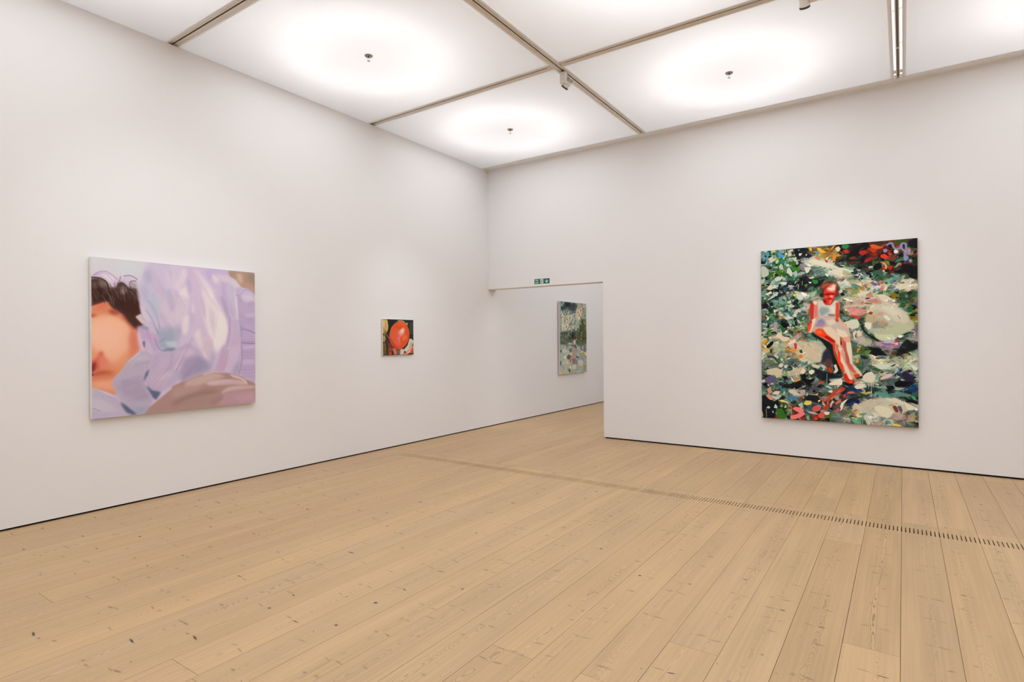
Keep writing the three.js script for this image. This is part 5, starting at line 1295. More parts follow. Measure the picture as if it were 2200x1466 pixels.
['F','#16161c',1,0,0,[35,570,67,544,88,538,83,559,54,583,38,583]],
['F','#2a2c30',1,0,0,[61,594,76,591,76,610,64,610]],
['F','#d49a34',1,0,0,[3,546,35,525,42,538,16,562,3,565]],
['F','#8a8a3a',1,0,0,[26,549,61,536,45,551]],
['F','#c93a34',1,0,0,[179,575,196,569,202,578,183,580]],
['F','#c9403a',1,0,0,[230,554,248,552,251,580,238,593,232,572]],
['F','#d49a4a',1,0,0,[189,593,220,583,257,598,220,604]],
['F','#d98a2c',1,0,0,[260,624,275,619,293,626,281,642,262,637]],
['F','#d8cfb8',1,0,0,[183,557,221,534,242,528,239,547,202,562]],
['F','#c86a52',1,0,0,[272,534,305,529,326,516,311,534,281,539]],
['F','#3f5a50',1,0,0,[266,593,284,590,290,611,272,609]],
['F','#3f5a64',1,0,0,[38,626,83,625,114,646,120,669,108,662,82,639,44,642]],
['F','#3d8a44',1,0,0,[114,641,136,636,133,657,114,659]],
['F','#c8bba6',1,0,0,[293,567,365,583,388,613,376,649,335,639,317,598]],
['F','#d8d0be',1,0,0,[688,445,704,439,731,443,728,470,712,480,693,462]],
['F','#d9d1bf',1,0,0,[802,401,823,404,846,424,833,433,810,418]],
['F','#9a4a3a',1,0,0,[712,387,728,380,742,388,731,397,715,395]],
['F','#c24a2c',1,0,0,[584,399,617,398,655,408,666,415,650,420,622,407]],
['F','#d09a90',1,0,0,[760,393,784,384,805,390,779,403]],
['F','#c8cbb9',1,0,0,[581,438,606,422,644,422,655,440,649,467,616,474,589,463]],
['F','#cfcab8',1,0,0,[614,496,633,481,641,489,627,513,638,538,622,528]],
['F','#d3c6b4',1,0,0,[638,489,655,479,671,496,671,511,649,518]],
['F','#7a9a94',1,0,0,[545,403,573,404,589,421,578,429,556,416]],
['F','#2f6a46',1,0,0,[939,365,959,356,974,366,966,386,944,388]],
['F','#14201c',1,0,0,[959,349,989,354,999,371,979,368]],
['F','#c98a4a',1,0,0,[984,375,999,373,999,385]],
['F','#2a3c44',1,0,0,[907,508,958,492,963,497,928,510]],
['F','#b59aa0',1,0,0,[746,543,794,548,835,567,799,569,762,562]],
['F','#8f7aa0',1,0,0,[783,550,851,555,845,569,809,567]],
['F','#b04a44',1,0,0,[866,538,892,531,892,543,871,548]],
['F','#b5533a',1,0,0,[848,557,879,562,853,566]],
['F','#cfbfae',1,0,0,[856,557,889,548,887,560,866,560]],
['F','#93a0a0',1,0,0,[759,621,809,620,809,623,761,625]],
['F','#3a6a72',1,0,0,[753,630,822,629,816,636,756,640]],
['F','#4f7a34',1,0,0,[665,567,684,565,687,591,670,592]],
['F','#6a8a4a',1,0,0,[687,596,732,591,713,611,692,621]],
['F','#c98a5a',1,0,0,[643,582,665,579,659,589,640,609]],
['F','#2a3440',1,0,0,[659,618,692,623,711,638,686,643,665,633]],
['F','#d89a4a',1,0,0,[640,638,651,633,648,662,632,662]],
['F','#c9bfa8',1,0,0,[34,715,101,698,145,708,145,729,113,745,43,736]],
['F','#cfc9b4',1,0,0,[120,685,139,669,158,676,145,697,126,695]],
['F','#c2c9b8',1,0,0,[158,684,189,678,179,702,164,700]],
['F','#d6cfbd',1,0,0,[271,722,292,695,310,712,301,729,277,729]],
['F','#d8d2c2',1,0,0,[328,715,349,704,367,709,366,722,346,735,331,725]],
['F','#c9c4b0',1,0,0,[343,671,411,680,396,698,358,691]],
['F','#6f6682',1,0,0,[17,766,56,747,94,756,107,780,69,791,49,802]],
['F','#0e0f12',1,0,0,[4,796,37,787,43,808,17,811]],
['F','#0c0b0d',1,0,0,[275,749,331,763,378,753,351,778,327,794,292,775]],
['F','#c8a05a',1,0,0,[225,774,274,756,274,767,237,781]],
['F','#c2b9a0',1,0,0,[201,717,250,706,310,683,286,700,231,724]],
['F','#c05a34',1,0,0,[387,782,422,768,433,778,404,789]],
['F','#cf9a84',1,0,0,[39,840,59,810,70,818,65,834,81,844,55,853]],
['F','#d6c9b6',1,0,0,[74,852,94,838,135,837,119,858,93,859]],
['F','#cf9a84',1,0,0,[30,864,52,855,87,888,61,892,42,880]],
['F','#c3c6bd',1,0,0,[65,866,131,879,106,888,84,881]],
['F','#c9c3b3',1,0,0,[184,832,218,823,261,845,285,857,255,858,212,850]],
['F','#b5aaa2',1,0,0,[261,827,306,820,303,851,279,857]],
['F','#4a8ab0',1,0,0,[206,865,239,861,242,885,212,889]],
['F','#dcd0a8',1,0,0,[389,881,406,875,403,885,392,891]],
['F','#d8d08a',1,0,0,[115,893,150,886,181,900,150,899]],
['F','#cfc07a',1,0,0,[309,843,363,849,395,838,386,851,339,850]],
['F','#d6c66a',1,0,0,[294,906,309,884,348,885,344,906,315,912]],
['F','#1d4a74',1,0,0,[294,916,321,920,317,930,297,926]],
['F','#bdb6a8',1,0,0,[254,910,285,896,291,924,266,922]],
['F','#c56a6a',1,0,0,[350,923,368,912,412,913,403,936,374,948,356,941]],
['F','#b8b2a8',1,0,0,[288,921,308,943,368,948,391,960,344,960,302,939]],
['F','#e08a88',1,0,0,[214,935,239,924,269,927,305,962,278,981,238,996,205,998,202,977,236,970,266,958,254,954]],
['F','#7a3a2c',1,0,0,[217,943,254,954,230,968]],
['F','#4a7a34',1,0,0,[106,940,149,938,168,977,174,997,118,1000,102,964]],
['F','#b5c0bc',1,0,0,[34,936,48,927,61,935,55,943,35,942]],
['F','#c2c9c4',1,0,0,[85,936,98,912,113,932,106,940]],
['F','#a8b4ae',1,0,0,[74,958,82,952,85,968,74,966]],
['F','#c9b47a',1,0,0,[-2,954,8,974,9,996,0,996]],
['F','#c8c9a0',1,0,0,[159,933,168,916,176,927,168,935]],
['F','#2a2c2e',1,0,0,[171,979,199,975,202,993,183,997]],
['F','#a83a2c',1,0,0,[266,987,302,980,302,998,272,997]],
['F','#c4382c',1,0,0,[362,976,388,967,388,980]],
['F','#c75a44',1,0,0,[362,984,379,978,394,987,373,996]],
['F','#cf6a5c',1,0,0,[388,965,421,938,435,962,426,981,394,980]],
['F','#8aa898',1,0,0,[308,974,329,968,335,996,317,997]],
['F','#c43a20',1,0,0,[429,937,435,912,458,891,461,906,444,932]],
['F','#d8d2c0',1,0,0,[426,945,467,941,461,958,438,962]],
['F','#6a7020',1,0,0,[438,970,472,955,478,973,455,979]],
['F','#121208',1,0,0,[432,980,466,976,466,998,443,995]],
['F','#b9bdb8',1,0,0,[467,905,479,880,490,874,487,889,473,920]],
['F','#c8ccc4',1,0,0,[532,907,548,877,548,912,541,927]],
['F','#c8786c',1,0,0,[501,889,535,870,541,882,507,901]],
['F','#b86a6a',1,0,0,[495,939,518,918,535,927,501,949]],
['F','#d8d3c2',1,0,0,[456,785,485,769,542,750,549,767,547,787,508,789,479,792]],
['F','#d0d2c8',1,0,0,[459,823,479,817,490,827,479,835,462,830]],
['F','#b4c2c4',1,0,0,[433,796,456,793,488,808,468,812]],
['F','#cfcdbb',1,0,0,[675,735,697,717,729,707,742,723,750,743,739,765,696,768,677,759]],
['F','#d6d0c0',1,0,0,[622,795,647,779,691,778,674,803,636,807]],
['F','#cdbfae',1,0,0,[782,742,829,719,855,718,834,738,782,751]],
['F','#b5bcb9',1,0,0,[865,740,891,727,896,732,880,742]],
['F','#8f9894',1,0,0,[895,767,908,758,916,767,906,791]],
['F','#4a6a44',1,0,0,[724,692,756,687,782,701,777,706,740,704]],
['F','#3f6a3c',1,0,0,[645,676,664,681,678,691,670,701,653,691]],
['F','#c9cfbd',1,0,0,[745,675,798,667,840,673,824,688,787,696]],
['F','#2c3a34',1,0,0,[840,678,873,663,868,673,850,680]],
['F','#3a2f4c',1,0,0,[906,710,936,707,971,732,961,756,921,748]],
['F','#0c0c12',1,0,0,[865,763,896,753,921,767,961,761,921,785,875,787]],
['F','#c6bc6a',1,0,0,[696,822,731,816,731,825,701,831]],
['F','#b9ad80',1,0,0,[658,826,685,817,706,834,696,836]],
['F','#6a9a8a',1,0,0,[744,823,760,817,818,825,833,841,781,838]],
['F','#10100c',1,0,0,[915,838,941,851,993,863,995,876,945,865]],
['F','#5aa088',1,0,0,[956,831,976,833,993,856,971,852]],
['F','#8a4a2c',1,0,0,[851,895,864,887,879,896,889,922,871,925]],
['F','#6a6a80',1,0,0,[879,891,900,888,912,913,902,926,889,914]],
['F','#b09488',1,0,0,[851,935,858,933,864,942,853,945]],
['F','#d3cfbd',1,0,0,[743,902,770,891,833,903,859,923,827,958,791,948,754,921]],
['F','#d0ccb9',1,0,0,[733,934,746,929,772,942,748,960,738,946]],
['F','#cfcbb8',1,0,0,[818,856,869,847,915,866,920,882,869,873,823,863]],
['F','#d5d0c0',1,0,0,[920,863,955,881,980,891,970,908,940,907,925,884]],
['F','#d9d5c6',1,0,0,[535,902,558,876,583,863,569,881,555,896,549,921,532,937,538,917]],
['F','#22457a',1,0,0,[566,896,611,877,641,873,602,899]],
['F','#7ab09a',1,0,0,[602,978,635,974,651,990,662,999,624,997]],
['F','#d2c088',1,0,0,[599,966,629,964,624,972,607,973]],
['F','#d8b878',1,0,0,[616,935,641,927,673,928,646,936]],
['F','#d9c07a',1,0,0,[850,986,874,986,907,992,894,999,853,997]],
['F','#d0c8b4',1,0,0,[695,953,700,948,703,965,697,968]],
['S','#c9c9bd',0.75,0,3.2,[331,689,332,745]],
['S','#c9c9bd',0.75,0,3.2,[450,725,448,785]],
['S','#c9c9bd',0.75,0,3.2,[502,786,503,811]],
['S','#c9c9bd',0.75,0,3.2,[519,783,519,808]],
['S','#c9c9bd',0.75,0,3.2,[208,922,210,974]],
['S','#c9c9bd',0.75,0,3.2,[31,947,33,997]],
['S','#c9c9bd',0.75,0,3.2,[728,765,727,845]],
['S','#c9c9bd',0.75,0,3.2,[710,770,711,802]],
['S','#c9c9bd',0.75,0,3.2,[738,762,739,796]],
['S','#c9c9bd',0.75,0,3.2,[597,944,557,998]],
['S','#c9c9bd',0.75,0,3.2,[290,193,288,216]],
['S','#c9c9bd',0.75,0,3.2,[770,466,777,497]],
['S','#c9c9bd',0.75,0,3.2,[662,977,662,999]],
['S','#c9c9bd',0.75,0,3.2,[673,979,673,999]],
['S','#c9c9bd',0.75,0,3.2,[730,964,730,1000]],
['S','#c9c9bd',0.75,0,3.2,[12,1038,9,1061]],
['S','#8f90ab',1,0,11,[826,23,842,14,857,16,860,33,872,48,895,50,903,39,911,23,923,21,936,25,936,51,931,74,928,88]],
['S','#a890a8',1,0,9,[911,23,908,46,921,59,931,69,961,57,951,80]],
['F','#1c2423',1,5,0,[347,493,380,504,487,547,503,607,526,663,542,728,514,733,491,694,486,664,463,597,412,537,365,516]],
['F','#3a3f4c',1,8,0,[423,608,458,575,480,622,486,664,411,665]],
['F','#6a4a4a',1,8,0,[434,648,469,638,486,664,480,709,463,715,446,690]],
['F','#b04a20',1,5,0,[451,695,474,689,491,714,471,722]],
['F','#cfc9b8',1,2,0,[492,679,509,669,524,706,514,718,491,724,503,699]],
['F','#c9a894',1,5,0,[355,312,393,306,425,309,483,337,506,312,528,313,536,348,528,403,589,473,602,513,602,547,613,621,615,677,669,723,664,737,631,743,612,756,623,775,576,772,548,708,520,642,509,607,487,557,383,506,365,486,342,496,321,493,339,414,337,342]],
['F','#5e4636',1,5,0,[414,242,423,217,449,202,484,200,518,212,536,240,533,280,514,294,497,293,443,292,425,266]],
['F','#8a6a50',1,6,0,[484,205,518,214,532,240,512,234,495,218]],
['F','#b5573a',1,4,0,[415,237,426,218,455,209,475,217,455,229,426,243]],
['F','#3a2c24',1,4,0,[402,280,420,260,434,276,431,291,414,290]],
['F','#cc4438',1,4,0,[434,246,455,237,506,244,510,276,500,304,497,304,485,327,471,339,442,335,425,309,434,301]],
['F','#dd8a7c',1,9,0,[449,241,483,215,510,222,509,264,483,265,454,259]],
['F','#e0cdc0',1,6,0,[455,239,483,238,495,221,509,224,506,251,483,258,460,249]],
['F','#b02420',1,5,0,[437,274,466,267,506,274,504,282,471,283,440,282]],
['S','#7a1418',0.9,3,7,[443,275,460,274,472,279]],
['S','#8a1a1c',0.8,3,6,[483,275,500,277]],
['F','#e0a898',1,6,0,[469,280,497,284,489,299,473,295]],
['F','#d9604c',1,7,0,[437,284,463,287,460,309,440,308]],
['F','#8a4034',1,5,0,[510,254,529,260,526,287,513,287]],
['F','#c9b4a4',1,4,0,[526,260,543,255,548,270,531,275]],
['F','#8a1a20',1,6,0,[425,306,443,301,451,320,437,328]],
['F','#c8382f',1,6,0,[443,295,483,296,477,311,454,313]],
['S','#8f2020',0.8,2,6,[454,301,468,299,480,301]],
['F','#dc7462',1,6,0,[466,311,488,307,480,329,465,333]],
['F','#c6c6ba',1,3,0,[393,311,419,309,442,338,477,339,500,312,517,313,511,367,505,392,459,396,407,408,393,377]],
['F','#9aa6a6',1,10,0,[413,345,459,351,471,371,436,391,413,403,398,369]],
['F','#d6d0c4',1,6,0,[471,346,505,342,505,380,482,384]],
['F','#8f7a94',1,5,0,[453,386,508,392,505,400,471,399]],
['F','#b8473c',1,3,0,[343,325,361,310,372,331,366,379,363,412,351,445,339,475,321,493,327,455,342,414,336,373]],
['F','#cf8a80',1,4,0,[366,333,390,331,393,374,389,405,366,404]],
['F','#d8cdbb',1,2,0,[359,312,375,310,390,316,384,333,366,330]],
['F','#e0603a',1,3,0,[339,439,357,435,348,465,330,485,324,470]],
['F','#d5cbb8',1,2,0,[351,417,369,412,381,415,371,440,348,486,336,501,348,465,354,435]],
['F','#cf5a3a',1,4,0,[511,325,528,325,531,348,525,373,533,398,533,415,510,415,508,380]],
['F','#d9b09a',1,3,0,[528,403,522,413,550,438,583,463,597,483,589,478,555,458,522,437,536,428]],
['F','#c8442c',1,5,0,[522,343,528,373,525,408,522,423,516,407,533,373]],
['F','#c2b8ae',1,3,0,[383,420,413,405,499,407,527,423,551,453,550,458,597,488,602,513,566,523,521,502,516,497,453,451,383,471,365,455]],
['F','#8f8fa4',1,10,0,[392,420,424,413,442,436,424,456,383,445]],
['F','#a890a8',1,8,0,[374,445,413,431,447,446,412,461,374,460]],
['F','#d3c8b8',1,6,0,[442,426,493,417,516,437,470,457]],
['F','#a8544a',1,6,0,[505,412,525,418,527,433,510,432]],
['F','#d8cdbb',1,5,0,[510,472,551,470,521,472,572,488,588,518,549,520,521,507,521,497]],
['F','#d9532c',1,3,0,[374,481,395,468,424,474,441,492,458,509,504,535,504,550,484,562,458,537,418,519,377,504]],
['F','#e8743c',1,6,0,[383,481,412,476,427,494,412,504,383,496]],
['F','#a81a16',1,4,0,[435,512,458,514,504,542,495,550,464,535,441,522]],
['F','#d6c7b2',1,4,0,[424,464,470,457,504,482,532,512,538,537,549,572,521,572,510,542,481,522,447,497]],
['F','#cf5430',1,3,0,[487,552,504,547,503,597,509,627,526,652,537,622,560,663,556,693,562,722,548,713,520,663,520,663,498,622,489,587]],
['F','#c88078',1,5,0,[507,557,526,562,523,597,509,592]],
['F','#d8ccb8',1,3,0,[524,572,549,582,537,607,565,663,582,687,612,751,598,766,576,722,554,678,532,647,526,627]],
['F','#e8542c',1,3,0,[521,582,537,609,537,663,556,693,548,703,520,668,520,612]],
['F','#1c1a1a',1,3,0,[538,517,555,537,549,572,538,562]],
['F','#e06a30',1,2,0,[541,567,552,577,555,532,538,522,546,557]],
['F','#b86a62',1,4,0,[555,537,572,550,577,597,599,646,593,677,573,663,566,607,552,572]],
['F','#d6cdbb',1,3,0,[574,547,602,547,610,592,610,662,615,677,604,682,588,622,577,587]],
['F','#d8a89a',1,5,0,[563,520,594,520,599,547,572,547]],
['F','#c96a5a',1,4,0,[576,663,604,667,615,692,637,711,626,721,598,702,584,682]],
['F','#cfc9b8',1,3,0,[612,662,637,686,669,718,675,730,648,721,626,701]],
['F','#cc4a24',1,3,0,[620,726,653,723,658,735,637,745,626,743]],
['F','#2a2a24',1,3,0,[637,745,675,732,664,742,639,753]],
['F','#c93c1e',1,3,0,[553,725,573,722,592,756,625,760,623,778,595,779,573,769,562,757]],
['F','#e0603c',1,3,0,[589,766,614,761,609,771,592,774]],
['F','#12100f',1,2,0,[556,777,564,769,592,781,614,778,609,790,575,791]],
['F','#b05a44',1,4,0,[493,819,549,797,519,798,567,802,564,817,519,843,496,854,456,891,438,881,467,855]],
['F','#cf8a78',1,6,0,[473,865,549,812,519,823,507,839,479,880]],
['F','#c8472a',1,3,0,[550,842,569,836,572,851,555,862]],
['F','#c8765c',1,3,0,[572,834,592,821,625,824,622,832,592,835]],
['F','#1c3f6a',1,6,0,[570,814,614,803,639,809,636,829,631,819,597,815]],
];
const balloonArt = [
['F','#2b2c28',1,0,0,[-39,-22,1038,-38,1029,1033,-47,1018]],
['F','#3c3f3b',1,30,0,[869,68,1013,64,1010,407,890,408]],
['F','#22251f',1,20,0,[165,19,385,12,294,276,161,469]],
['F','#b89a5c',1,14,0,[-8,-4,143,1,174,182,163,297,119,374,11,413,-10,337]],
['F','#d3b877',1,14,0,[13,33,78,31,55,260,12,204]],
['F','#c6a766',1,10,0,[99,30,153,86,163,259,119,316,109,164]],
['F','#8a6a38',1,16,0,[44,298,119,336,86,450,32,413]],
['S','#e0c98c',0.7,4,9,[121,30,164,144,152,259]],
['S','#8f7440',0.7,5,9,[56,22,77,165,55,279]],
['S','#e0c98c',0.6,4,8,[35,51,45,184]],
['F','#a88a50',1,14,0,[0,451,53,431,96,527,52,641,-1,621]],
['S','#c6aa72',1,4,10,[118,422,172,498,205,527]],
['F','#4a2c24',1,14,0,[74,565,226,546,291,720,203,757,138,718]],
['F','#6a3a26',1,14,0,[138,641,247,681,291,817,202,853]],
['F','#5a4a28',1,14,0,[-12,659,95,641,114,985,-15,991]],
['S','#b0904c',0.7,3,10,[-2,678,51,736,8,811]],
['S','#b0904c',0.7,3,10,[41,660,94,756,72,850]],
['S','#b0904c',0.7,3,10,[-3,849,39,926,7,982]],
['S','#7a5a58',0.8,4,12,[84,717,94,851,82,965]],
['F','#7a3a24',1,16,0,[159,757,291,778,334,992,158,986]],
['F','#b0522c',1,10,0,[192,815,268,835,246,873]],
['F','#a85a2c',1,8,0,[191,930,268,922,267,980,201,988]],
['F','#2c1c18',1,8,0,[290,855,356,934,334,992,289,981]],
['F','#c26a5c',1,12,0,[291,797,402,819,446,898,434,995,356,992,323,895]],
['F','#8a4a44',1,10,0,[435,849,514,870,491,987,446,985]],
['F','#a89878',1,8,0,[441,50,521,18,658,24,751,101,810,69,797,169,727,151,635,74]],
['F','#5a6a5c',1,10,0,[492,860,560,841,559,998,491,996]],
['F','#c3b9a6',1,10,0,[560,832,699,834,675,962,628,1000,548,998]],
['F','#c9bcab',1,10,0,[865,538,937,548,1002,609,996,669,911,829,745,925,687,903,699,824,805,727]],
['F','#a8a290',1,12,0,[912,628,972,669,887,808,840,827]],
['F','#d08a72',1,10,0,[651,981,745,925,899,818,1001,730,1000,871,791,995,674,1002]],
['F','#b05a40',1,12,0,[886,898,1001,790,1000,971,886,978]],
['F','#e0b098',1,12,0,[768,945,935,849,862,948]],
['F','#5a2c24',1,6,0,[862,978,1000,941,999,1002]],
['F','#4a1c20',1,8,0,[681,883,745,915,721,964,686,923]],
['F','#d8a898',1,10,0,[829,647,865,618,840,727,793,747]],
['F','#cf4f26',1,2,0,[205,469,228,334,273,218,362,129,475,63,589,44,704,82,786,160,844,268,869,388,854,508,806,627,723,736,618,813,503,845,402,819,313,759,248,662,215,565]],
['F','#cf5a3a',1,50,0,[228,373,361,236,519,292,517,527,448,722,336,701,248,604]],
['F','#b8412c',1,26,0,[216,488,292,585,402,741,515,840,402,819,291,739,226,623]],
['F','#d25c4e',1,40,0,[405,391,541,410,562,606,584,724,470,742,403,605]],
['F','#dd5a28',1,30,0,[385,139,566,66,704,102,774,200,588,154]],
['F','#e0663a',1,40,0,[586,527,749,408,795,528,654,606]],
['F','#dc8a78',1,36,0,[473,351,657,212,726,250,679,429,540,488]],
['F','#e2b8a4',1,26,0,[564,292,657,251,679,330,633,389,564,370]],
['F','#e3c4b0',1,14,0,[599,291,657,271,656,330,610,340]],
['F','#d96a64',1,26,0,[472,527,540,468,562,586,539,665,494,625]],
['F','#e2887c',1,8,0,[489,513,517,503,517,542,492,542]],
['F','#e2887c',1,8,0,[540,468,569,459,563,488]],
['S','#d8a45a',0.7,3,5,[216,450,250,296,340,159,452,79]],
['S','#d8a060',0.6,4,6,[676,784,770,687,841,568]],
['S','#d8904a',0.7,3,5,[380,818,492,852,618,819]],
];
const forestArt = [
['F','#9aa596',1,0,0,[-21,-9,1065,-19,1047,1023,-37,1011]],
['F','#8a9a96',1,20,0,[20,6,635,-11,632,170,18,162]],
['F','#46504e',1,22,0,[147,9,498,-5,658,32,541,147,275,96,81,127]],
['F','#c9bfa4',1,22,0,[564,121,775,27,868,138,723,307,585,266]],
['F','#c8c3ae',1,26,0,[39,161,541,173,402,396,56,415]],
['F','#a9b0a2',1,22,0,[360,228,771,236,721,394,379,413]],
['F','#38453a',0.6,30,0,[35,415,1009,374,1005,622,11,596]],
['F','#565e3a',1,26,0,[771,228,963,224,982,551,579,566,651,411]],
['F','#2a332c',1,16,0,[335,430,559,412,580,515,356,514]],
['F','#a4aaa0',1,22,0,[11,596,488,617,1054,640,1052,729,9,710]],
['F','#b0b8aa',1,26,0,[10,677,441,701,438,871,6,874]],
['F','#b9b8a4',1,26,0,[7,841,394,852,436,998,4,996]],
['F','#a9a898',1,26,0,[485,770,1002,782,949,1001,481,991]],
['F','#8f9aa4',1,14,0,[599,755,881,779,856,840,667,834]],
['B',500,60,14,14],
['P','#22282a #2a3234 #3a4440 #8fa09a #c9cdbf #6a7a76',420,20,0.9,[20,6,1016,-17,963,197,721,411,357,413,59,234]],
['P','#22282a #3a4440 #c9bfa4 #c98a80 #8a9a5a #d5d0c0',160,20,1.2,[589,0,1016,1,1010,303,676,307]],
['P','#1c221e #2a332c #38453a #565e3a #8a9a86 #4a3a40 #7a8a86 #a9b0a2',320,24,1.4,[14,416,1009,374,1005,622,11,596]],
['P','#c9cdbf #a4aaa0 #8f9aa4 #b9b8a4 #5a6a66 #6b706a #d5d0c4',70,60,0.3,[11,612,1029,622,974,1002,4,996]],
['P','#46504e #c0c8bc #a9b0a2 #5a6a5c',160,18,1,[338,228,771,236,721,411,379,413]],
['B',900,46,12,12],
['S','#454a38',0.85,2,9,[39,169,57,350,32,563]],
['S','#454a38',0.85,2,11,[245,598,214,497,270,397,381,295,541,173]],
['S','#454a38',0.85,2,8,[270,397,164,274,144,158]],
['S','#454a38',0.85,2,7,[381,287,339,195,407,92]],
['S','#454a38',0.85,2,8,[141,398,142,315,230,181,319,86]],
['S','#454a38',0.85,2,10,[861,550,900,339,830,244,656,118]],
['S','#454a38',0.85,2,8,[830,244,856,138,822,26]],
['S','#454a38',0.85,2,9,[958,533,975,215,869,50]],
['S','#454a38',0.85,2,6,[719,515,746,341,818,253]],
['S','#454a38',0.85,2,6,[558,463,515,344,585,223]],
['S','#a88a50',0.9,3,12,[234,589,203,514,236,464]],
['S','#9aa03a',0.7,4,10,[902,251,937,304,911,410]],
['S','#c07a4a',0.9,4,13,[790,515,815,445,792,410]],
['F','#c98a80',0.75,9,0,[680,65,751,54,773,106,703,99]],
['F','#d09a90',0.75,9,0,[858,7,943,-5,942,48,869,59]],
['F','#22282a',0.75,9,0,[168,16,342,1,385,67,210,73]],
['F','#2a3234',0.75,9,0,[62,54,146,84,102,135,40,104]],
['F','#c9cdbf',0.75,9,0,[274,146,340,127,317,178]],
['F','#bfc6ba',0.75,9,0,[563,206,632,188,654,230]],
['F','#c0c8bc',0.75,9,0,[403,345,538,310,492,378]],
['F','#a8b09a',0.75,9,0,[724,263,818,288,746,324]],
['F','#c5c5b8',0.75,9,0,[652,342,699,324,722,376]],
['F','#5a2c24',0.75,9,0,[490,481,558,480,557,515,489,523]],
['F','#c9655a',0.75,9,0,[501,515,557,515,546,540,500,540]],
['F','#d5d0c4',0.75,9,0,[478,540,580,532,567,609,488,608]],
['F','#5a5070',0.75,9,0,[465,600,579,592,555,635,487,634]],
['F','#cf7a68',0.75,9,0,[487,634,544,634,530,779,485,778]],
['F','#5a4430',0.75,9,0,[242,756,330,724,396,768,329,808,242,789]],
['F','#b5605c',0.75,9,0,[352,742,440,752,395,793,329,783]],
['F','#a85a34',0.75,9,0,[440,803,553,797,529,856,439,845]],
['F','#8a7a94',0.75,9,0,[417,836,621,799,667,869,438,879]],
['F','#b0605c',0.75,9,0,[440,786,485,787,461,837]],
['F','#cfcab8',0.75,9,0,[333,565,466,574,421,599,267,589]],
['F','#5a5c74',0.75,9,0,[159,605,332,615,266,631]],
['F','#c76a50',0.75,9,0,[741,628,812,629,811,664,752,663]],
['F','#7a7490',0.75,9,0,[859,647,1004,640,979,710,858,691]],
['F','#b5a04a',0.75,9,0,[787,707,906,700,929,762,809,760]],
['F','#3a4450',0.75,9,0,[576,763,668,757,691,792,599,790]],
['F','#c9c9bb',0.75,9,0,[667,817,856,813,830,918,713,896]],
['F','#8aa0b0',0.75,9,0,[692,757,857,778,856,831,761,811]],
['F','#7a9ab4',0.75,9,0,[49,850,112,869,111,910,48,900]],
['F','#3a5a50',0.75,9,0,[305,925,392,954,370,987,304,975]],
['F','#d0cdb8',0.75,9,0,[438,879,574,875,573,943,460,948]],
['F','#76b4bc',0.75,9,0,[642,946,735,958,711,992,641,989]],
['F','#d6c66a',0.75,9,0,[5,947,68,958,46,990,5,988]],
['F','#3a3c3a',0.75,9,0,[10,669,52,662,51,703,9,694]],
['F','#c8cec0',0.75,9,0,[94,654,244,648,265,698,114,704]],
['F','#6b706a',0.75,9,0,[331,649,442,642,441,701,352,700]],
['F','#c08a70',0.75,9,0,[350,868,416,870,393,903]],
['F','#9a9484',0.75,9,0,[855,901,976,887,950,992,877,989]],
];

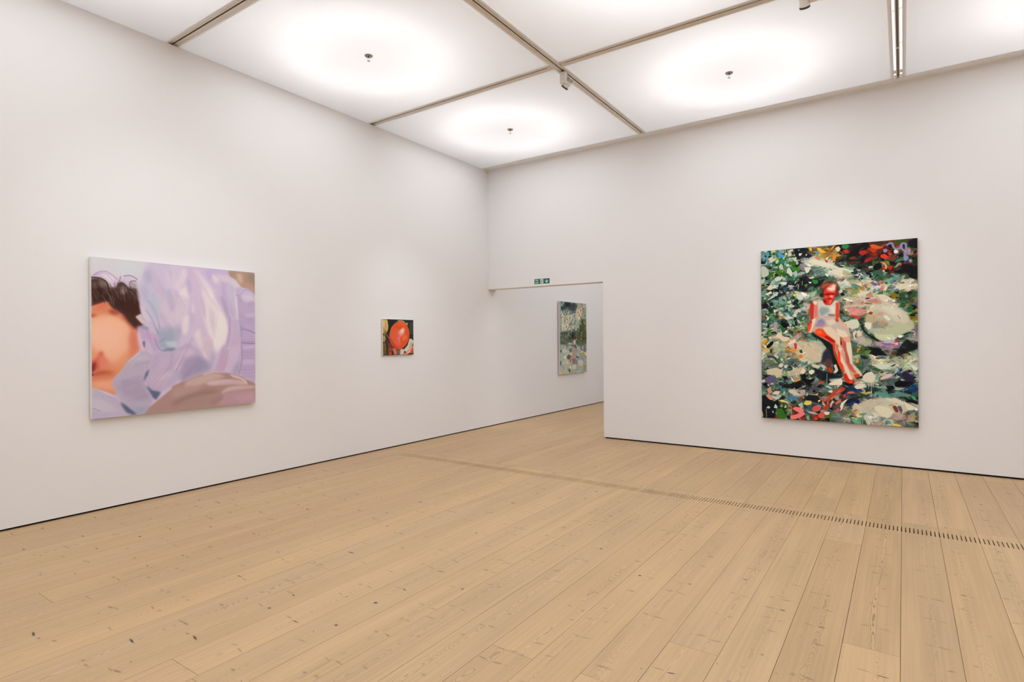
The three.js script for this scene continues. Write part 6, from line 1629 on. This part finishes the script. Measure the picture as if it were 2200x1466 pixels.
// ---------------------------------------------------------------- painting the canvases
function paint(art, w, h, s0, gain, sat = 1, deepen = 1) {
  const c = document.createElement('canvas'); c.width = w; c.height = h; const x = c.getContext('2d');
  let q = s0; const R = () => { q = (q * 1664525 + 1013904223) >>> 0; return q / 4294967296; };
  const sx = w / 1000, sy = h / 1000, k = (sx + sy) / 2;
  x.lineCap = 'round'; x.lineJoin = 'round';
  // one touch of a loaded brush: pointed at the start, blunt at the end
  const dab = (X, Y, a, l, wd, b, rnd2) => {
    const c = Math.cos(a), s = Math.sin(a), at = (u, v) => [X + c * u - s * v, Y + s * u + c * v];
    x.beginPath(); x.moveTo(...at(-l / 2, 0)); x.bezierCurveTo(...at(-l / 4, -wd * 0.6 + b * wd), ...at(l / 4, -wd * 0.7 + b * wd), ...at(l / 2, -wd * 0.28 * rnd2()));
    x.lineTo(...at(l / 2 * (0.9 + 0.15 * rnd2()), wd * 0.3 * rnd2())); x.bezierCurveTo(...at(l / 4, wd * 0.6 + b * wd), ...at(-l / 4, wd * 0.5 + b * wd), ...at(-l / 2, 0)); x.closePath(); x.fill();
  };
  for (const [kind, col, al, soft, width, p] of art) {
    if (kind === 'P') {                              // loose touches from a palette inside an outline
      const q2 = []; for (let i = 0; i < p.length; i += 2) q2.push([p[i], p[i + 1]]);
      const xs = q2.map((a) => a[0]), ys = q2.map((a) => a[1]), lo = [Math.min(...xs), Math.min(...ys)], hi = [Math.max(...xs), Math.max(...ys)], pal = col.split(' ');
      for (let i = 0; i < al; i++) {
        const u = lo[0] + (hi[0] - lo[0]) * R(), v = lo[1] + (hi[1] - lo[1]) * R(); let inside = false;
        for (let j = 0, m = q2.length - 1; j < q2.length; m = j++) if (q2[j][1] > v !== q2[m][1] > v && u < ((q2[m][0] - q2[j][0]) * (v - q2[j][1])) / (q2[m][1] - q2[j][1]) + q2[j][0]) inside = !inside;
        const pick = pal[Math.floor(R() * pal.length)], a = (R() - 0.5) * 2.6 + width, l = soft * k * (0.5 + R()), wd = l * (0.3 + 0.35 * R()), b = (R() - 0.5) * 0.6;
        if (!inside) continue;
        x.globalAlpha = 0.75 + 0.25 * R(); x.fillStyle = pick; dab(u * sx, v * sy, a, l, wd, b, R);
      }
      x.globalAlpha = 1; continue;
    }
    if (kind === 'B') {                              // brushwork that picks up the colours below it
      x.filter = 'none'; const n = col, len = al * k, wid = soft * k, jit = width, src = x.getImageData(0, 0, w, h).data;
      for (let i = 0; i < n; i++) {
        const X = R() * w, Y = R() * h, o = ((Y | 0) * w + (X | 0)) * 4, j = (R() - 0.5) * 2 * jit, lift = R() < 0.12 ? 40 : R() < 0.12 ? -38 : 0;
        const f = (a, m) => Math.max(0, Math.min(255, src[o + a] + j + lift + (R() - 0.5) * m));
        x.fillStyle = `rgb(${f(0, 22) | 0},${f(1, 18) | 0},${f(2, 22) | 0})`; x.globalAlpha = 0.5 + 0.45 * R();
        const a = (R() - 0.5) * 1.7 + (R() < 0.22 ? 1.3 : 0) - 0.2, l = len * (0.4 + R()), wd = wid * (0.5 + R()), b = (R() - 0.5) * 0.8;
        dab(X, Y, a, l, wd, b, R);
      }
      x.globalAlpha = 1; continue;
    }
    const pts = []; for (let i = 0; i < p.length; i += 2) pts.push([p[i] * sx, p[i + 1] * sy]);
    // soft shapes are blurred on a small sheet of their own
    const blur = soft * k * 0.55, n = pts.length; let g = x, o = null, X0 = 0, Y0 = 0;
    if (soft) {
      const pad = blur * 3 + width * k + 2, xs = pts.map((a) => a[0]), ys = pts.map((a) => a[1]);
      X0 = Math.floor(Math.max(-pad, Math.min(...xs) - pad)); Y0 = Math.floor(Math.max(-pad, Math.min(...ys) - pad));
      o = document.createElement('canvas'); o.width = Math.max(4, Math.ceil(Math.min(w + pad, Math.max(...xs) + pad) - X0)); o.height = Math.max(4, Math.ceil(Math.min(h + pad, Math.max(...ys) + pad) - Y0));
      g = o.getContext('2d'); g.lineCap = g.lineJoin = 'round'; g.filter = `blur(${blur.toFixed(1)}px)`; g.translate(-X0, -Y0);
    }
    if (!o) g.globalAlpha = al;
    g.beginPath();
    if (kind === 'F') {
      const m = (a, b) => [(a[0] + b[0]) / 2, (a[1] + b[1]) / 2], e = m(pts[n - 1], pts[0]); g.moveTo(...e);
      for (let i = 0; i < n; i++) { const t = m(pts[i], pts[(i + 1) % n]), v = pts[i], b = i ? m(pts[i - 1], v) : e; g.lineTo(v[0] * 0.6 + b[0] * 0.4, v[1] * 0.6 + b[1] * 0.4); g.quadraticCurveTo(v[0], v[1], v[0] * 0.6 + t[0] * 0.4, v[1] * 0.6 + t[1] * 0.4); g.lineTo(...t); }
      g.closePath(); g.fillStyle = col; g.fill();
    } else {
      g.moveTo(...pts[0]);
      for (let i = 1; i + 1 < n; i++) g.quadraticCurveTo(pts[i][0], pts[i][1], (pts[i][0] + pts[i + 1][0]) / 2, (pts[i][1] + pts[i + 1][1]) / 2);
      g.lineTo(...pts[n - 1]); g.lineWidth = width * k; g.strokeStyle = col; g.stroke();
    }
    if (o) { x.globalAlpha = al; x.drawImage(o, X0, Y0); }
    x.globalAlpha = 1;
  }
  x.filter = 'none'; x.globalAlpha = 1;
  const im = x.getImageData(0, 0, w, h), d = im.data, N = makeNoise(s0 + 7);
  for (let Y = 0, o = 0; Y < h; Y++) for (let X = 0; X < w; X++, o += 4) { const g = gain + (N(X / 2.5, Y / 2.5, 0) - 0.5) * 0.035; const y = 0.3 * d[o] + 0.59 * d[o + 1] + 0.11 * d[o + 2]; for (let c = 0; c < 3; c++) d[o + c] = Math.max(0, Math.min(255, 255 * Math.pow(Math.max(0, y + (d[o + c] - y) * sat) / 255, deepen) * g)); }
  x.putImageData(im, 0, 0);
  const t = new THREE.CanvasTexture(c); t.colorSpace = THREE.SRGBColorSpace; t.anisotropy = 8; return t;
}
// a stretched canvas: body with softly rounded edges, the painted face just proud of it, hanging on two wall brackets; faces +z
function picture(label, w, h, deep, off, map, edge, x, y, z, turn) {
  const t = thing('painting', label, 'painting', x, y, z, 'paintings on the walls'); t.rotation.y = turn;
  const body = new RoundedBoxGeometry(w, h, deep, 2, 0.004); body.translate(0, 0, off + deep / 2);
  mesh('stretched_canvas', body, edge, t);
  const f = mesh('painted_face', new THREE.PlaneGeometry(w - 0.004, h - 0.004), new THREE.MeshPhysicalMaterial({ map, roughness: 0.7, specularIntensity: 0.35 }), t); f.position.z = off + deep + 0.0006;
  for (const s of [-1, 1]) mesh('wall_bracket', box(s * w * 0.3 - 0.02, h / 2 - 0.09, 0.0015, s * w * 0.3 + 0.02, h / 2 - 0.05, off), M.fin, t);
  return t;
}
const edgeWhite = std({ color: lin(0.80, 0.77, 0.73), roughness: 0.8 }), edgePink = std({ color: lin(0.72, 0.62, 0.62), roughness: 0.8 }), edgeDark = std({ color: lin(0.40, 0.37, 0.31), roughness: 0.8 });
const GAIN = 1.10;
picture('large painting of a sleeper in a lavender striped shirt', 1.533, 1.429, 0.043, 0.012, paint(shirtArt, 1350, 1258, 11, GAIN * 0.985, 0.86), edgeWhite, XL, 1.5405, -2.8145, Math.PI / 2);
picture('small painting of a red balloon hiding a face', 0.597, 0.505, 0.022, 0.006, paint(balloonArt, 720, 609, 12, GAIN), edgeWhite, XL, 1.5465, -5.7625, Math.PI / 2);
picture('tall painting of a woodland clearing, seen through the opening', 1.21, 1.527, 0.04, 0.012, paint(forestArt, 760, 959, 13, GAIN * 1.02, 1, 1.15), edgePink, XL, 1.5335, -10.925, Math.PI / 2);
picture('large painting of a figure in white seated on rocks by water', 1.644, 2.14, 0.043, 0.012, paint(rocksArt, 1230, 1601, 14, GAIN * 1.06, 1.05, 1.32), edgeDark, -0.682, 1.548, ZR, 0);

shade(scene);
renderer.render(scene, camera);
